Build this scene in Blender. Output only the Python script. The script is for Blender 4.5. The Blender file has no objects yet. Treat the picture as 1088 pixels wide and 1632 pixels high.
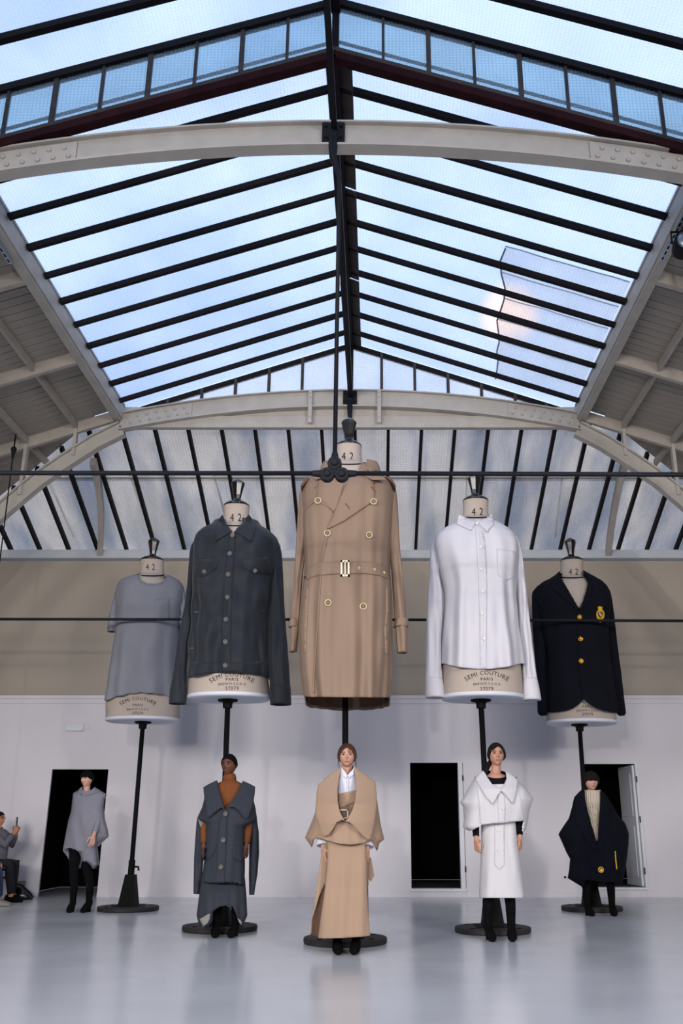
import bpy, bmesh, math, random
from math import sin, cos, pi, sqrt, atan2
from mathutils import Vector, Matrix, noise
from mathutils.bvhtree import BVHTree
from mathutils.geometry import delaunay_2d_cdt
random.seed(4)
SC = bpy.context.scene
COL = SC.collection

# ---------------------------------------------------------------- camera
F, PX, PY, CH = 1450.0, 600.0, 816.0, 1.10          # focal length (px), principal point, camera height
PITCH = math.atan(500.0 / F)
SP, CP = math.sin(PITCH), math.cos(PITCH)
cd = bpy.data.cameras.new('camera')
cam = bpy.data.objects.new('camera', cd)
COL.objects.link(cam)
cam.location = (0, 0, CH)
cam.rotation_euler = (pi / 2 + PITCH, 0, 0)
cd.sensor_fit = 'VERTICAL'; cd.sensor_height = 36.0
cd.lens = F / 1632 * 36.0
cd.shift_x = -(PX - 544) / 1632.0
cd.clip_start = 0.05; cd.clip_end = 500
SC.camera = cam

# ---------------------------------------------------------------- exposure, sky, lamps
SC.view_settings.view_transform = 'Standard'
SC.view_settings.look = 'None'
SC.view_settings.gamma = 1.0
SC.view_settings.use_curve_mapping = False
SC.view_settings.exposure = 0.0
SC.cycles.max_bounces = 8
SC.cycles.transparent_max_bounces = 16
SC.cycles.caustics_reflective = False
SC.cycles.caustics_refractive = False
SC.cycles.sample_clamp_indirect = 4.0


def lin(r, g, b):
    f = lambda c: (c / 255 / 12.92) if c / 255 <= 0.04045 else ((c / 255 + 0.055) / 1.055) ** 2.4
    return (f(r), f(g), f(b), 1.0)


def ray(u, v):
    a = (u - PX) / F; b = (PY - v) / F
    return Vector((a, CP - b * SP, SP + b * CP))


w = bpy.data.worlds.new('sky'); SC.world = w; w.use_nodes = True
nt = w.node_tree; N = nt.nodes; L = nt.links
for n in list(N): N.remove(n)
wo = N.new('ShaderNodeOutputWorld'); bg = N.new('ShaderNodeBackground')
tc = N.new('ShaderNodeTexCoord'); sep = N.new('ShaderNodeSeparateXYZ')
L.new(tc.outputs['Generated'], sep.inputs[0])
cr = N.new('ShaderNodeValToRGB')
cr.color_ramp.elements[0].position = 0.0; cr.color_ramp.elements[0].color = lin(196, 198, 204)
cr.color_ramp.elements[1].position = 1.0; cr.color_ramp.elements[1].color = lin(214, 230, 252)
e = cr.color_ramp.elements.new(0.30); e.color = lin(190, 202, 220)
e = cr.color_ramp.elements.new(0.55); e.color = lin(206, 224, 250)
L.new(sep.outputs[2], cr.inputs[0])
nz = N.new('ShaderNodeTexNoise'); nz.inputs['Scale'].default_value = 3.2; nz.inputs['Detail'].default_value = 4
mp = N.new('ShaderNodeMapping'); mp.inputs['Scale'].default_value = (1, 1, 1.6); mp.inputs['Location'].default_value = (3.3, 0.4, 0.9)
L.new(tc.outputs['Generated'], mp.inputs[0]); L.new(mp.outputs[0], nz.inputs['Vector'])
cr2 = N.new('ShaderNodeValToRGB')
cr2.color_ramp.elements[0].position = 0.40; cr2.color_ramp.elements[0].color = lin(126, 160, 206)
cr2.color_ramp.elements[1].position = 0.56; cr2.color_ramp.elements[1].color = (1, 1, 1, 1)
L.new(nz.outputs['Fac'], cr2.inputs[0])
mx = N.new('ShaderNodeMixRGB'); mx.blend_type = 'MULTIPLY'; mx.inputs[0].default_value = 0.42
L.new(cr.outputs[0], mx.inputs[1]); L.new(cr2.outputs[0], mx.inputs[2])
# low sun veiled by cloud: a soft warm brightening of the sky round its direction
sd = ray(812, 500).normalized()
dp = N.new('ShaderNodeVectorMath'); dp.operation = 'DOT_PRODUCT'; dp.inputs[1].default_value = sd
nn = N.new('ShaderNodeVectorMath'); nn.operation = 'NORMALIZE'
L.new(tc.outputs['Generated'], nn.inputs[0]); L.new(nn.outputs[0], dp.inputs[0])
mr = N.new('ShaderNodeMapRange'); mr.interpolation_type = 'SMOOTHSTEP'
mr.inputs['From Min'].default_value = 0.9993; mr.inputs['From Max'].default_value = 1.0
mr.inputs['To Min'].default_value = 0.0; mr.inputs['To Max'].default_value = 0.75
L.new(dp.outputs['Value'], mr.inputs[0])
mx2 = N.new('ShaderNodeMixRGB'); mx2.inputs[2].default_value = (1.5, 1.0, 0.66, 1)
L.new(mr.outputs[0], mx2.inputs[0]); L.new(mx.outputs[0], mx2.inputs[1])
L.new(mx2.outputs[0], bg.inputs[0]); bg.inputs[1].default_value = 1.75
L.new(bg.outputs[0], wo.inputs[0])


def lamp(name, kind, loc, target, energy, color, size=0.3, spot=60, blend=0.4):
    d = bpy.data.lights.new(name, kind); d.energy = energy; d.color = color
    if kind == 'SPOT':
        d.spot_size = math.radians(spot); d.spot_blend = blend; d.shadow_soft_size = size
    elif kind == 'AREA':
        d.shape = 'RECTANGLE'; d.size = size; d.size_y = size * .6
    else:
        d.shadow_soft_size = size
    o = bpy.data.objects.new(name, d); COL.objects.link(o); o.location = loc
    o.rotation_euler = (Vector(target) - Vector(loc)).to_track_quat('-Z', 'Y').to_euler()
    return o


# show spots behind the photographers, aimed at the stage; floods are added unseen fill
lamp('stage_spot', 'SPOT', (-1.5, -5.2, 3.5), (0.0, 13, 2.2), 1500, (1.0, 0.93, 0.89), 0.14, 60, 0.6)
lamp('stage_spot', 'SPOT', (6.4, -5.2, 4.8), (-1.5, 13, 2.2), 1300, (1.0, 0.93, 0.89), 0.17, 60, 0.6)
lamp('fill_flood', 'SPOT', (-7.4, -2.5, 4.4), (-0.8, 12.5, 1.2), 3600, (1.0, 0.93, 0.88), 1.3, 60, 0.8)
lamp('fill_flood', 'SPOT', (-3.2, -5.5, 4.2), (-0.5, 12.5, 1.2), 2600, (1.0, 0.93, 0.88), 1.3, 60, 0.8)
lamp('fill_flood', 'SPOT', (6.6, -2.5, 4.4), (0.5, 12.5, 1.2), 2600, (1.0, 0.93, 0.88), 1.3, 60, 0.8)

# ---------------------------------------------------------------- projection helpers (pixel of the photograph + distance -> metres)


def at(u, v, Y):
    d = ray(u, v); s = Y / d.y
    return Vector((d.x * s, Y, CH + d.z * s))


def proj(p):
    y, z = p[1], p[2] - CH
    t = y * CP + z * SP
    return PX + p[0] / t * F, PY - (z * CP - y * SP) / t * F


# ---------------------------------------------------------------- materials
MATS = {}


def mat(name, color, rough=0.8, metal=0.0, var=0.06, scale=6.0, bump=0.0, bscale=60.0, spec=0.4, sheen=0.0, stretch=None, rvar=0.0):
    m = bpy.data.materials.new(name); m.use_nodes = True
    nt = m.node_tree; N = nt.nodes; L = nt.links
    b = N['Principled BSDF']
    b.inputs['Roughness'].default_value = rough; b.inputs['Metallic'].default_value = metal
    b.inputs['Specular IOR Level'].default_value = spec
    if sheen: b.inputs['Sheen Weight'].default_value = sheen
    tc = N.new('ShaderNodeTexCoord'); mp = N.new('ShaderNodeMapping')
    if stretch: mp.inputs['Scale'].default_value = stretch
    L.new(tc.outputs['Object'], mp.inputs[0])
    nz = N.new('ShaderNodeTexNoise'); nz.inputs['Scale'].default_value = scale; nz.inputs['Detail'].default_value = 5
    L.new(mp.outputs[0], nz.inputs['Vector'])
    r = N.new('ShaderNodeValToRGB')
    r.color_ramp.elements[0].position = 0.3; r.color_ramp.elements[1].position = 0.7
    r.color_ramp.elements[0].color = tuple(c * (1 - var) for c in color[:3]) + (1,)
    r.color_ramp.elements[1].color = tuple(min(1, c * (1 + var)) for c in color[:3]) + (1,)
    L.new(nz.outputs['Fac'], r.inputs[0]); L.new(r.outputs[0], b.inputs['Base Color'])
    if rvar:
        q = N.new('ShaderNodeMapRange'); q.inputs['To Min'].default_value = rough - rvar; q.inputs['To Max'].default_value = rough + rvar
        L.new(nz.outputs['Fac'], q.inputs[0]); L.new(q.outputs[0], b.inputs['Roughness'])
    if bump:
        n2 = N.new('ShaderNodeTexNoise'); n2.inputs['Scale'].default_value = bscale; n2.inputs['Detail'].default_value = 3
        L.new(mp.outputs[0], n2.inputs['Vector'])
        bp = N.new('ShaderNodeBump'); bp.inputs['Strength'].default_value = bump; bp.inputs['Distance'].default_value = 0.01
        L.new(n2.outputs['Fac'], bp.inputs['Height']); L.new(bp.outputs[0], b.inputs['Normal'])
    MATS[name] = m
    return m


def glass(name, tint, diffuse, dfac, grid, gfac, axes, dirt=0.0):
    """cast wired glass: partly clear, partly scattering, with a fine wire mesh inside"""
    m = bpy.data.materials.new(name); m.use_nodes = True
    nt = m.node_tree; N = nt.nodes; L = nt.links
    for n in list(N): N.remove(n)
    out = N.new('ShaderNodeOutputMaterial')
    tr = N.new('ShaderNodeBsdfTransparent'); tr.inputs[0].default_value = tint
    df = N.new('ShaderNodeBsdfDiffuse'); df.inputs[0].default_value = diffuse
    tl = N.new('ShaderNodeBsdfTranslucent'); tl.inputs[0].default_value = diffuse
    ad = N.new('ShaderNodeMixShader'); ad.inputs[0].default_value = 0.65
    L.new(df.outputs[0], ad.inputs[1]); L.new(tl.outputs[0], ad.inputs[2])
    tc = N.new('ShaderNodeTexCoord'); sp = N.new('ShaderNodeSeparateXYZ'); L.new(tc.outputs['Object'], sp.inputs[0])
    lines = []
    for ax in axes:
        a = N.new('ShaderNodeMath'); a.operation = 'MULTIPLY'; a.inputs[1].default_value = 1 / grid
        L.new(sp.outputs[ax], a.inputs[0])
        b = N.new('ShaderNodeMath'); b.operation = 'FRACT'; L.new(a.outputs[0], b.inputs[0])
        c = N.new('ShaderNodeMath'); c.operation = 'LESS_THAN'; c.inputs[1].default_value = 0.16; L.new(b.outputs[0], c.inputs[0])
        lines.append(c)
    mxm = N.new('ShaderNodeMath'); mxm.operation = 'MAXIMUM'
    L.new(lines[0].outputs[0], mxm.inputs[0]); L.new(lines[1].outputs[0], mxm.inputs[1])
    nz = N.new('ShaderNodeTexNoise'); nz.inputs['Scale'].default_value = 1.3; nz.inputs['Detail'].default_value = 6
    L.new(tc.outputs['Object'], nz.inputs['Vector'])
    q = N.new('ShaderNodeMapRange'); q.inputs['From Min'].default_value = 0.35; q.inputs['From Max'].default_value = 0.75
    q.inputs['To Min'].default_value = dfac * 0.7; q.inputs['To Max'].default_value = dfac * 1.35
    L.new(nz.outputs['Fac'], q.inputs[0])
    g = N.new('ShaderNodeMath'); g.operation = 'MULTIPLY_ADD'; g.inputs[1].default_value = gfac
    L.new(mxm.outputs[0], g.inputs[0]); L.new(q.outputs[0], g.inputs[2])
    mix = N.new('ShaderNodeMixShader'); L.new(g.outputs[0], mix.inputs[0])
    L.new(tr.outputs[0], mix.inputs[1]); L.new(ad.outputs[0], mix.inputs[2])
    if dirt:      # grime and old paint in soft vertical patches
        n3 = N.new('ShaderNodeTexNoise'); n3.inputs['Scale'].default_value = 1.1; n3.inputs['Detail'].default_value = 5
        m3 = N.new('ShaderNodeMapping'); m3.inputs['Scale'].default_value = (1.6, 0.35, 0.35); L.new(tc.outputs['Object'], m3.inputs[0]); L.new(m3.outputs[0], n3.inputs['Vector'])
        r3 = N.new('ShaderNodeValToRGB'); r3.color_ramp.elements[0].position = .36; r3.color_ramp.elements[1].position = .60
        r3.color_ramp.elements[0].color = (tint[0] * (1 - dirt), tint[1] * (1 - dirt * .85), tint[2] * (1 - dirt * .6), 1); r3.color_ramp.elements[1].color = tint
        L.new(n3.outputs['Fac'], r3.inputs[0]); L.new(r3.outputs[0], tr.inputs[0])
    gl = N.new('ShaderNodeBsdfGlossy'); gl.inputs['Roughness'].default_value = 0.25
    mix2 = N.new('ShaderNodeMixShader'); mix2.inputs[0].default_value = 0.03
    L.new(mix.outputs[0], mix2.inputs[1]); L.new(gl.outputs[0], mix2.inputs[2])
    L.new(mix2.outputs[0], out.inputs[0])
    return m


M_WHITE = mat('wall_white', lin(214, 211, 216), 0.75, var=0.03, scale=1.2, bump=0.05, bscale=30)
M_BEIGE = mat('wall_beige', lin(168, 159, 146), 0.85, var=0.035, scale=1.0, bump=0.05, bscale=30)
M_BAND = mat('band_paint', lin(186, 192, 200), 0.6, var=0.04)
M_STEELW = mat('cream_steel', lin(176, 171, 163), 0.6, var=0.08, scale=5, bump=0.08, bscale=25)
M_PURL = mat('purlin_paint', lin(170, 163, 153), 0.7, var=0.08, scale=5)
M_PLANK = mat('plank_paint', lin(156, 149, 139), 0.8, var=0.09, scale=3, bump=0.12, bscale=40, stretch=(1, 6, 1))
M_BAR = mat('dark_iron', lin(22, 18, 20), 0.7, var=0.25, scale=8, spec=0.15)
M_RED = mat('red_oxide_iron', lin(42, 18, 22), 0.8, var=0.3, scale=7, spec=0.1)
M_RUST = mat('grimy_iron', lin(58, 52, 50), 0.7, var=0.3, scale=9)
M_ROD = mat('tie_iron', lin(17, 19, 25), 0.6, var=0.2, scale=10, spec=0.2)
M_FLOOR = mat('floor_resin', lin(200, 204, 209), 0.22, var=0.05, scale=0.7, spec=0.6, rvar=0.10, bump=0.02, bscale=2.0)
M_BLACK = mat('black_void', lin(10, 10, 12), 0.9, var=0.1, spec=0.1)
M_GLASS = glass('roof_glass', (0.90, 0.92, 0.99, 1), lin(225, 235, 245), 0.16, 0.036, 0.14, (0, 1))
M_GLASSV = glass('screen_glass', (0.62, 0.76, 0.86, 1), lin(190, 205, 215), 0.26, 0.036, 0.22, (0, 2))
M_GLASSH = glass('hip_glass', (0.88, 0.81, 0.76, 1), lin(214, 206, 196), 0.42, 0.045, 0.34, (0, 1), 0.55)
M_GLASSG = glass('gable_glass', (0.96, 0.97, 1.0, 1), lin(235, 236, 240), 0.25, 0.036, 0.18, (0, 2))

# ---------------------------------------------------------------- mesh helpers


class MB:
    def __init__(s): s.v = []; s.f = []

    def add(s, verts, faces):
        k = len(s.v); s.v += [Vector(p) for p in verts]; s.f += [tuple(i + k for i in f) for f in faces]; return s

    def hexa(s, p):   # 8 corners: bottom 0-3, top 4-7
        return s.add(p, [(3, 2, 1, 0), (4, 5, 6, 7), (0, 1, 5, 4), (1, 2, 6, 5), (2, 3, 7, 6), (3, 0, 4, 7)])

    def box(s, x0, x1, y0, y1, z0, z1):
        return s.hexa([(x0, y0, z0), (x1, y0, z0), (x1, y1, z0), (x0, y1, z0), (x0, y0, z1), (x1, y0, z1), (x1, y1, z1), (x0, y1, z1)])

    def bar(s, a, b, w, h, up=(0, 0, 1)):  # rectangular bar a->b, width w sideways, height h along up
        a = Vector(a); b = Vector(b); d = (b - a).normalized(); up = Vector(up)
        side = d.cross(up)
        if side.length < 1e-4: side = d.cross(Vector((0, 1, 0)))
        side.normalize(); u2 = side.cross(d).normalized()
        sw = side * w / 2; uh = u2 * h / 2
        return s.hexa([a - sw - uh, a + sw - uh, b + sw - uh, b - sw - uh, a - sw + uh, a + sw + uh, b + sw + uh, b - sw + uh])

    def tube(s, pts, radii, n=12, cap=True, flat=1.0, side=None):
        pts = [Vector(p) for p in pts]
        if not hasattr(radii, '__len__'): radii = [radii] * len(pts)
        k = len(s.v); prev = None
        for i, p in enumerate(pts):
            d = (pts[min(i + 1, len(pts) - 1)] - pts[max(i - 1, 0)]).normalized()
            ref = Vector(side) if side else (Vector((0, 1, 0)) if abs(d.y) < 0.9 else Vector((1, 0, 0)))
            a = d.cross(ref).normalized(); b = a.cross(d).normalized()
            if b.dot(ref) < 0: b = -b
            for j in range(n):
                t = 2 * pi * j / n
                s.v.append(p + a * cos(t) * radii[i] + b * sin(t) * radii[i] * flat)
        for i in range(len(pts) - 1):
            for j in range(n):
                j2 = (j + 1) % n
                s.f.append((k + i * n + j, k + i * n + j2, k + (i + 1) * n + j2, k + (i + 1) * n + j))
        if cap:
            s.f.append(tuple(k + j for j in range(n))[::-1])
            s.f.append(tuple(k + (len(pts) - 1) * n + j for j in range(n)))
        return s

    def lathe(s, c, prof, n=32, axis='z', cap=True):  # prof: (r, h)
        c = Vector(c); k = len(s.v)
        for r, h in prof:
            for j in range(n):
                t = 2 * pi * j / n
                if axis == 'z': s.v.append(c + Vector((r * cos(t), r * sin(t), h)))
                else: s.v.append(c + Vector((r * cos(t), -h, r * sin(t))))
        for i in range(len(prof) - 1):
            for j in range(n):
                j2 = (j + 1) % n
                s.f.append((k + i * n + j, k + i * n + j2, k + (i + 1) * n + j2, k + (i + 1) * n + j))
        if cap:
            s.f.append(tuple(k + j for j in range(n))[::-1])
            s.f.append(tuple(k + (len(prof) - 1) * n + j for j in range(n)))
        return s

    def sweep(s, path, prof_fn):   # path index -> list of corner points (closed cross-section)
        rings = [prof_fn(i, p) for i, p in enumerate(path)]
        n = len(rings[0]); k = len(s.v)
        for r in rings: s.v += [Vector(q) for q in r]
        for i in range(len(rings) - 1):
            for j in range(n):
                j2 = (j + 1) % n
                s.f.append((k + i * n + j, k + i * n + j2, k + (i + 1) * n + j2, k + (i + 1) * n + j))
        s.f.append(tuple(k + j for j in range(n))[::-1]); s.f.append(tuple(k + (len(rings) - 1) * n + j for j in range(n)))
        return s

    def grid(s, rows, closed=False):
        k = len(s.v); n = len(rows[0])
        for r in rows: s.v += [Vector(p) for p in r]
        for i in range(len(rows) - 1):
            for j in range(n if closed else n - 1):
                j2 = (j + 1) % n
                s.f.append((k + i * n + j, k + (i + 1) * n + j, k + (i + 1) * n + j2, k + i * n + j2))
        return s


def rootof(o):
    while o.parent: o = o.parent
    return o


def obj(name, mb, m, parent=None, smooth=False, loc=None, solid=0.0, label=None, fixn=True, bevel=0.0):
    """one mesh object; coordinates are world metres, stored relative to the thing's base"""
    o0 = Vector(rootof(parent).location) if parent else Vector(loc or (0, 0, 0))
    me = bpy.data.meshes.new(name)
    me.from_pydata([tuple(p - o0) for p in mb.v], [], mb.f); me.validate(); me.update()
    if fixn:
        b = bmesh.new(); b.from_mesh(me); bmesh.ops.recalc_face_normals(b, faces=b.faces); b.to_mesh(me); b.free()
    if smooth: me.polygons.foreach_set('use_smooth', [True] * len(me.polygons))
    me.materials.append(m)
    o = bpy.data.objects.new(name, me); COL.objects.link(o)
    if parent: o.parent = parent
    elif loc is not None: o.location = o0
    if bevel:
        md = o.modifiers.new('bevel', 'BEVEL'); md.width = bevel; md.segments = 1; md.limit_method = 'ANGLE'
    if solid:
        md = o.modifiers.new('solid', 'SOLIDIFY'); md.thickness = solid; md.offset = -1
    if label: o['label'] = label
    return o


def thing(name, label, cat, loc, group=None):
    o = bpy.data.objects.new(name, None); COL.objects.link(o); o.location = loc; o.empty_display_size = 0.1
    return tag(o, label, cat, group)


def tag(o, label, cat, group=None):
    o['label'] = label; o['category'] = cat
    if group: o['group'] = group
    return o


def struct(o):
    o['kind'] = 'structure'; return o


def dup(o, dloc, parent):
    c = o.copy(); COL.objects.link(c); c.parent = parent; c.location = Vector(o.location) + Vector(dloc)
    return c

# ================================================================ THE HALL
RX = -0.42                      # ridge line x
YW = 16.06                      # back wall
EAVE = 3.54                     # half width of the glazed part
ZR = 8.51; SL = 0.344           # ridge height, roof slope
XL, XR = RX - 7.9, RX + 7.9
T1, T2 = 7.2, 13.0              # the two trusses in view
STEP = 0.64


def zroof(x): return ZR - SL * abs(x - RX)


def zhip(y): return 5.85 + 0.426 * (YW - y)


fl = struct(obj('floor', MB().box(XL, XR, -7, YW + 0.3, -0.1, 0), M_FLOOR))

# back wall with three door openings
ZM = at(600, 1112, YW).z          # moulding height
doors = []
for (u0, u1, vt, vb, k) in ((72, 163.5, 1226, 1424, 1), (654.5, 740, 1215.5, 1416, 2), (938.5, 1020, 1217.5, 1414, 3)):
    zt = at(u0, vt, YW).z; zb = max(0.0, at(u0, vb, YW).z) if k > 1 else 0.0
    xm = at((u0 + u1) / 2, (vt + 1424) / 2, YW).x; hw = (u1 - u0) / 2 / F * (YW / 1.054)
    doors.append((xm - hw, xm + hw, zb, zt))
wb = MB(); xs = XL
for (x0, x1, zb, zt) in doors:
    wb.box(xs, x0, YW, YW + 0.05, 0, ZM)
    wb.box(x0, x1, YW, YW + 0.05, zt, ZM)
    if zb > 0.01: wb.box(x0, x1, YW, YW + 0.05, 0, zb)
    xs = x1
wb.box(xs, XR, YW, YW + 0.05, 0, ZM)
wall = struct(obj('wall_back', wb, M_WHITE))
obj('upper_panel', MB().box(XL, XR, YW + 0.05, YW + 0.2, ZM, 5.72), M_BEIGE, wall)
struct(obj('trim_1', MB().box(XL, XR, YW - 0.05, YW + 0.05, ZM - 0.02, ZM + 0.035).box(XL, XR, YW - 0.025, YW + 0.05, ZM - 0.10, ZM - 0.02), M_WHITE))
struct(obj('trim_2', MB().box(XL, XR, YW - 0.16, YW + 0.2, 5.70, 5.86), M_BAND, bevel=0.01))
struct(obj('baseboard_back', MB().box(doors[0][1], doors[1][0], YW - 0.015, YW, 0, 0.07).box(doors[1][1], doors[2][0], YW - 0.015, YW, 0, 0.07)
           .box(doors[2][1], XR, YW - 0.015, YW, 0, 0.07).box(XL, doors[0][0], YW - 0.015, YW, 0, 0.07), M_WHITE))
for side, x0, x1 in (('left', XL - 0.2, XL), ('right', XR, XR + 0.2)):
    struct(obj('wall_' + side, MB().box(x0, x1, -7, YW + 0.2, 0, 5.9), M_WHITE))
struct(obj('wall_front', MB().box(XL, XR, -7.2, -7, 0, 5.9), M_WHITE))

# dark back rooms behind the openings; low light put into near-black walls
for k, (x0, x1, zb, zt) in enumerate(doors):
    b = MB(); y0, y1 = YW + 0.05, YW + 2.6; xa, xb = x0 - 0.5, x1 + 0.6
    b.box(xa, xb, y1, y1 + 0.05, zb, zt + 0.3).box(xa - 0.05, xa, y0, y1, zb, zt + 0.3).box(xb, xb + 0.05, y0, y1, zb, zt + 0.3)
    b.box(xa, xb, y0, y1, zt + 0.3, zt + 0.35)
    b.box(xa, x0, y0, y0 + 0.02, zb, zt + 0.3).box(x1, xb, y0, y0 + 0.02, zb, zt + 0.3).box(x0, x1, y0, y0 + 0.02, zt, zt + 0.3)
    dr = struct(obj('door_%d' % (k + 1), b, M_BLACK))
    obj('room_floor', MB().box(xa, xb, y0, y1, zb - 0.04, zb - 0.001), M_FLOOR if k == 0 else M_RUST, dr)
# frames of the middle and right openings
M_DOORP = mat('door_paint', lin(212, 214, 220), 0.5, var=0.03)
d2 = bpy.data.objects['door_2']; d3 = bpy.data.objects['door_3']
x0, x1, zb, zt = doors[1]
obj('door_jamb', MB().box(x1 - 0.085, x1 - 0.01, YW - 0.02, YW + 0.16, zb, zt), M_DOORP, d2, bevel=0.004)
obj('door_sill', MB().box(x0 - 0.03, x1 + 0.02, YW - 0.03, YW + 0.16, zb - 0.045, zb), M_DOORP, d2, bevel=0.004)
for hz in (zb + 0.25, zt - 0.3):
    obj('hinge', MB().tube([(x1 - 0.008, YW - 0.03, hz), (x1 - 0.008, YW - 0.03, hz + 0.09)], 0.012, 8), M_RUST, d2)
x0, x1, zb, zt = doors[2]
# open leaf of the right door, swung inwards into the room, hinged on the right jamb
hx = x1 - 0.01
ang = math.radians(84)
leaf = MB(); W, T = 0.66, 0.04
ux, uy = -cos(ang), sin(ang); nx, ny = uy, -ux


def q(a, t, z): return (hx + ux * a + nx * t, YW + 0.03 + uy * a + ny * t, z)


def qbox(mb, a0, a1, t0, t1, z0, z1):
    mb.hexa([q(a0, t0, z0), q(a1, t0, z0), q(a1, t1, z0), q(a0, t1, z0), q(a0, t0, z1), q(a1, t0, z1), q(a1, t1, z1), q(a0, t1, z1)])


qbox(leaf, 0, W, -T, 0, zb + 0.01, zt - 0.02)
lo = obj('door_leaf', leaf, M_DOORP, d3, bevel=0.003)
pm = MB()
for z0, z1 in ((zb + 0.15, zb + 0.95), (zb + 1.1, zt - 0.15)):
    qbox(pm, 0.1, W - 0.1, -T - 0.012, -T, z0, z1)
obj('leaf_panel', pm, M_DOORP, lo, bevel=0.006)
hm = MB(); hm.tube([q(W - 0.06, -T, zb + 1.02), q(W - 0.06, -T - 0.06, zb + 1.02), q(W - 0.17, -T - 0.06, zb + 1.02)], 0.01, 8)
obj('door_handle', hm, MATS['grimy_iron'], lo, smooth=True)
obj('door_jamb', MB().box(x1 - 0.005, x1 + 0.045, YW - 0.025, YW + 0.05, zb, zt), M_DOORP, d3, bevel=0.004)
obj('door_sill', MB().box(x0 - 0.02, x1 + 0.05, YW - 0.03, YW + 0.16, zb - 0.04, zb), M_DOORP, d3, bevel=0.004)
for hz in (zb + 0.2, zb + 1.0, zt - 0.3):
    obj('hinge', MB().tube([(x1 + 0.0, YW - 0.035, hz), (x1 + 0.0, YW - 0.035, hz + 0.1)], 0.012, 8), M_RUST, d3)

# exit sign box, painted over, and a socket on the wall
p = at(120, 1159, YW)
es = thing('exit_sign', 'blank white emergency sign box on the white wall above the left doorway', 'sign', (p.x, YW - 0.03, p.z))
obj('housing', MB().box(p.x - 0.15, p.x + 0.15, YW - 0.05, YW, p.z - 0.07, p.z + 0.06), M_DOORP, es, bevel=0.01)
obj('back_plate', MB().box(p.x - 0.23, p.x + 0.23, YW - 0.015, YW, p.z - 0.055, p.z + 0.055), M_WHITE, es)
p = at(900, 1398, YW)
so = thing('wall_socket', 'small wall socket near the floor left of the right-hand doorway', 'socket', (p.x, YW - 0.01, p.z))
obj('face_plate', MB().box(p.x - 0.05, p.x + 0.05, YW - 0.012, YW, p.z - 0.04, p.z + 0.04), M_DOORP, so, bevel=0.003)
obj('outlet', MB().lathe((p.x, YW - 0.012, p.z), [(0.02, 0), (0.02, 0.004), (0.012, 0.004)], 12, 'y'), M_RED, so)

# ---------------------------------------------------------------- ceiling: glazed middle, boarded sides
ceil = bpy.data.objects.new('ceiling', None); COL.objects.link(ceil); struct(ceil)


def roofbar(y, sgn, z_up, name='glazing_bar', wdt=0.045, dep=0.07, m=None):
    a = (RX + sgn * 0.02, y, ZR + z_up); b = (RX + sgn * EAVE, y, zroof(RX + EAVE) + z_up)
    mb = MB().bar(a, b, wdt, dep)
    return obj(name, mb, m or M_BAR, ceil)


def pane(y0, y1, sgn, z_up, x0=0.03, x1=None):
    x1 = x1 or EAVE + 0.05
    t = 0.012; pts = []
    for dz in (0.05, 0.05 + t):
        for (xx, yy) in ((x0, y0), (x1, y0), (x1, y1), (x0, y1)):
            pts.append((RX + sgn * xx, yy, ZR - SL * xx + z_up + dz))
    return obj('glass_pane', MB().hexa(pts), M_GLASS, ceil)


ys = [7.66 + 0.56 * k for k in range(0, 10)]        # far bay
for sgn in (-1, 1):
    for i, y in enumerate(ys):
        roofbar(y, sgn, 0.0, wdt=0.06 if i % 2 == 0 else 0.045)
    e = [T1] + ys + [T2 + 0.14]
    for i in range(len(e) - 1):
        j = random.uniform(-.004, .004)
        pane(e[i] + 0.01, e[i + 1] - 0.01, sgn, j)
    ysn = [T1 - 0.57 * k for k in range(1, 24)]      # near, raised bays
    e = [T1] + ysn
    for i, y in enumerate(ysn):
        roofbar(y, sgn, STEP, wdt=0.07)
        if i < 12: pane(e[i + 1] + 0.01, e[i] - 0.01, sgn, STEP)
    y0 = ysn[11] - .005
    # the remaining bays back to the front wall in one sheet
    pts = []
    for dz in (0.05, 0.06):
        for (xx, yy) in ((0.03, -7), (EAVE, -7), (EAVE, y0), (0.03, y0)):
            pts.append((RX + sgn * xx, yy, ZR - SL * xx + STEP + dz))
    obj('glass_sheet', MB().hexa(pts), M_GLASS, ceil)
# ridge
rb = MB().bar((RX, T1, ZR - 0.03), (RX, T2 + .1, ZR - 0.03), 0.07, 0.2)
obj('ridge_beam', rb, M_BAR, ceil)
for sgn in (-1, 1):
    m_ = MB()
    for yy in range(3):
        a = T1 + 0.1 + yy * 1.95
        m_.add([(RX + sgn * 0.03, a, ZR - .03), (RX + sgn * (0.17 if sgn > 0 else 0.10), a, ZR - 0.09), (RX + sgn * (0.17 if sgn > 0 else 0.09), a + 1.9, ZR - 0.09), (RX + sgn * 0.03, a + 1.9, ZR - .03),
                (RX + sgn * 0.03, a, ZR - .01), (RX + sgn * (0.17 if sgn > 0 else 0.10), a, ZR - 0.07), (RX + sgn * (0.17 if sgn > 0 else 0.09), a + 1.9, ZR - 0.07), (RX + sgn * 0.03, a + 1.9, ZR - .01)],
               [(3, 2, 1, 0), (4, 5, 6, 7), (0, 1, 5, 4), (1, 2, 6, 5), (2, 3, 7, 6), (3, 0, 4, 7)])
    obj('ridge_flashing', m_, M_RUST, ceil)
obj('ridge_beam', MB().bar((RX, -7, ZR + STEP - 0.03), (RX, T1, ZR + STEP - 0.03), 0.09, 0.2), M_BAR, ceil)
# longitudinal iron under the ridge joining the truss crowns
obj('ridge_tie', MB().bar((RX + .01, -2, 7.52), (RX + .01, T1, 7.50), 0.055, 0.05).bar((RX + .01, T1, 7.50), (RX + .01, T2, 7.50), 0.075, 0.09), M_ROD, ceil)

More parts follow.
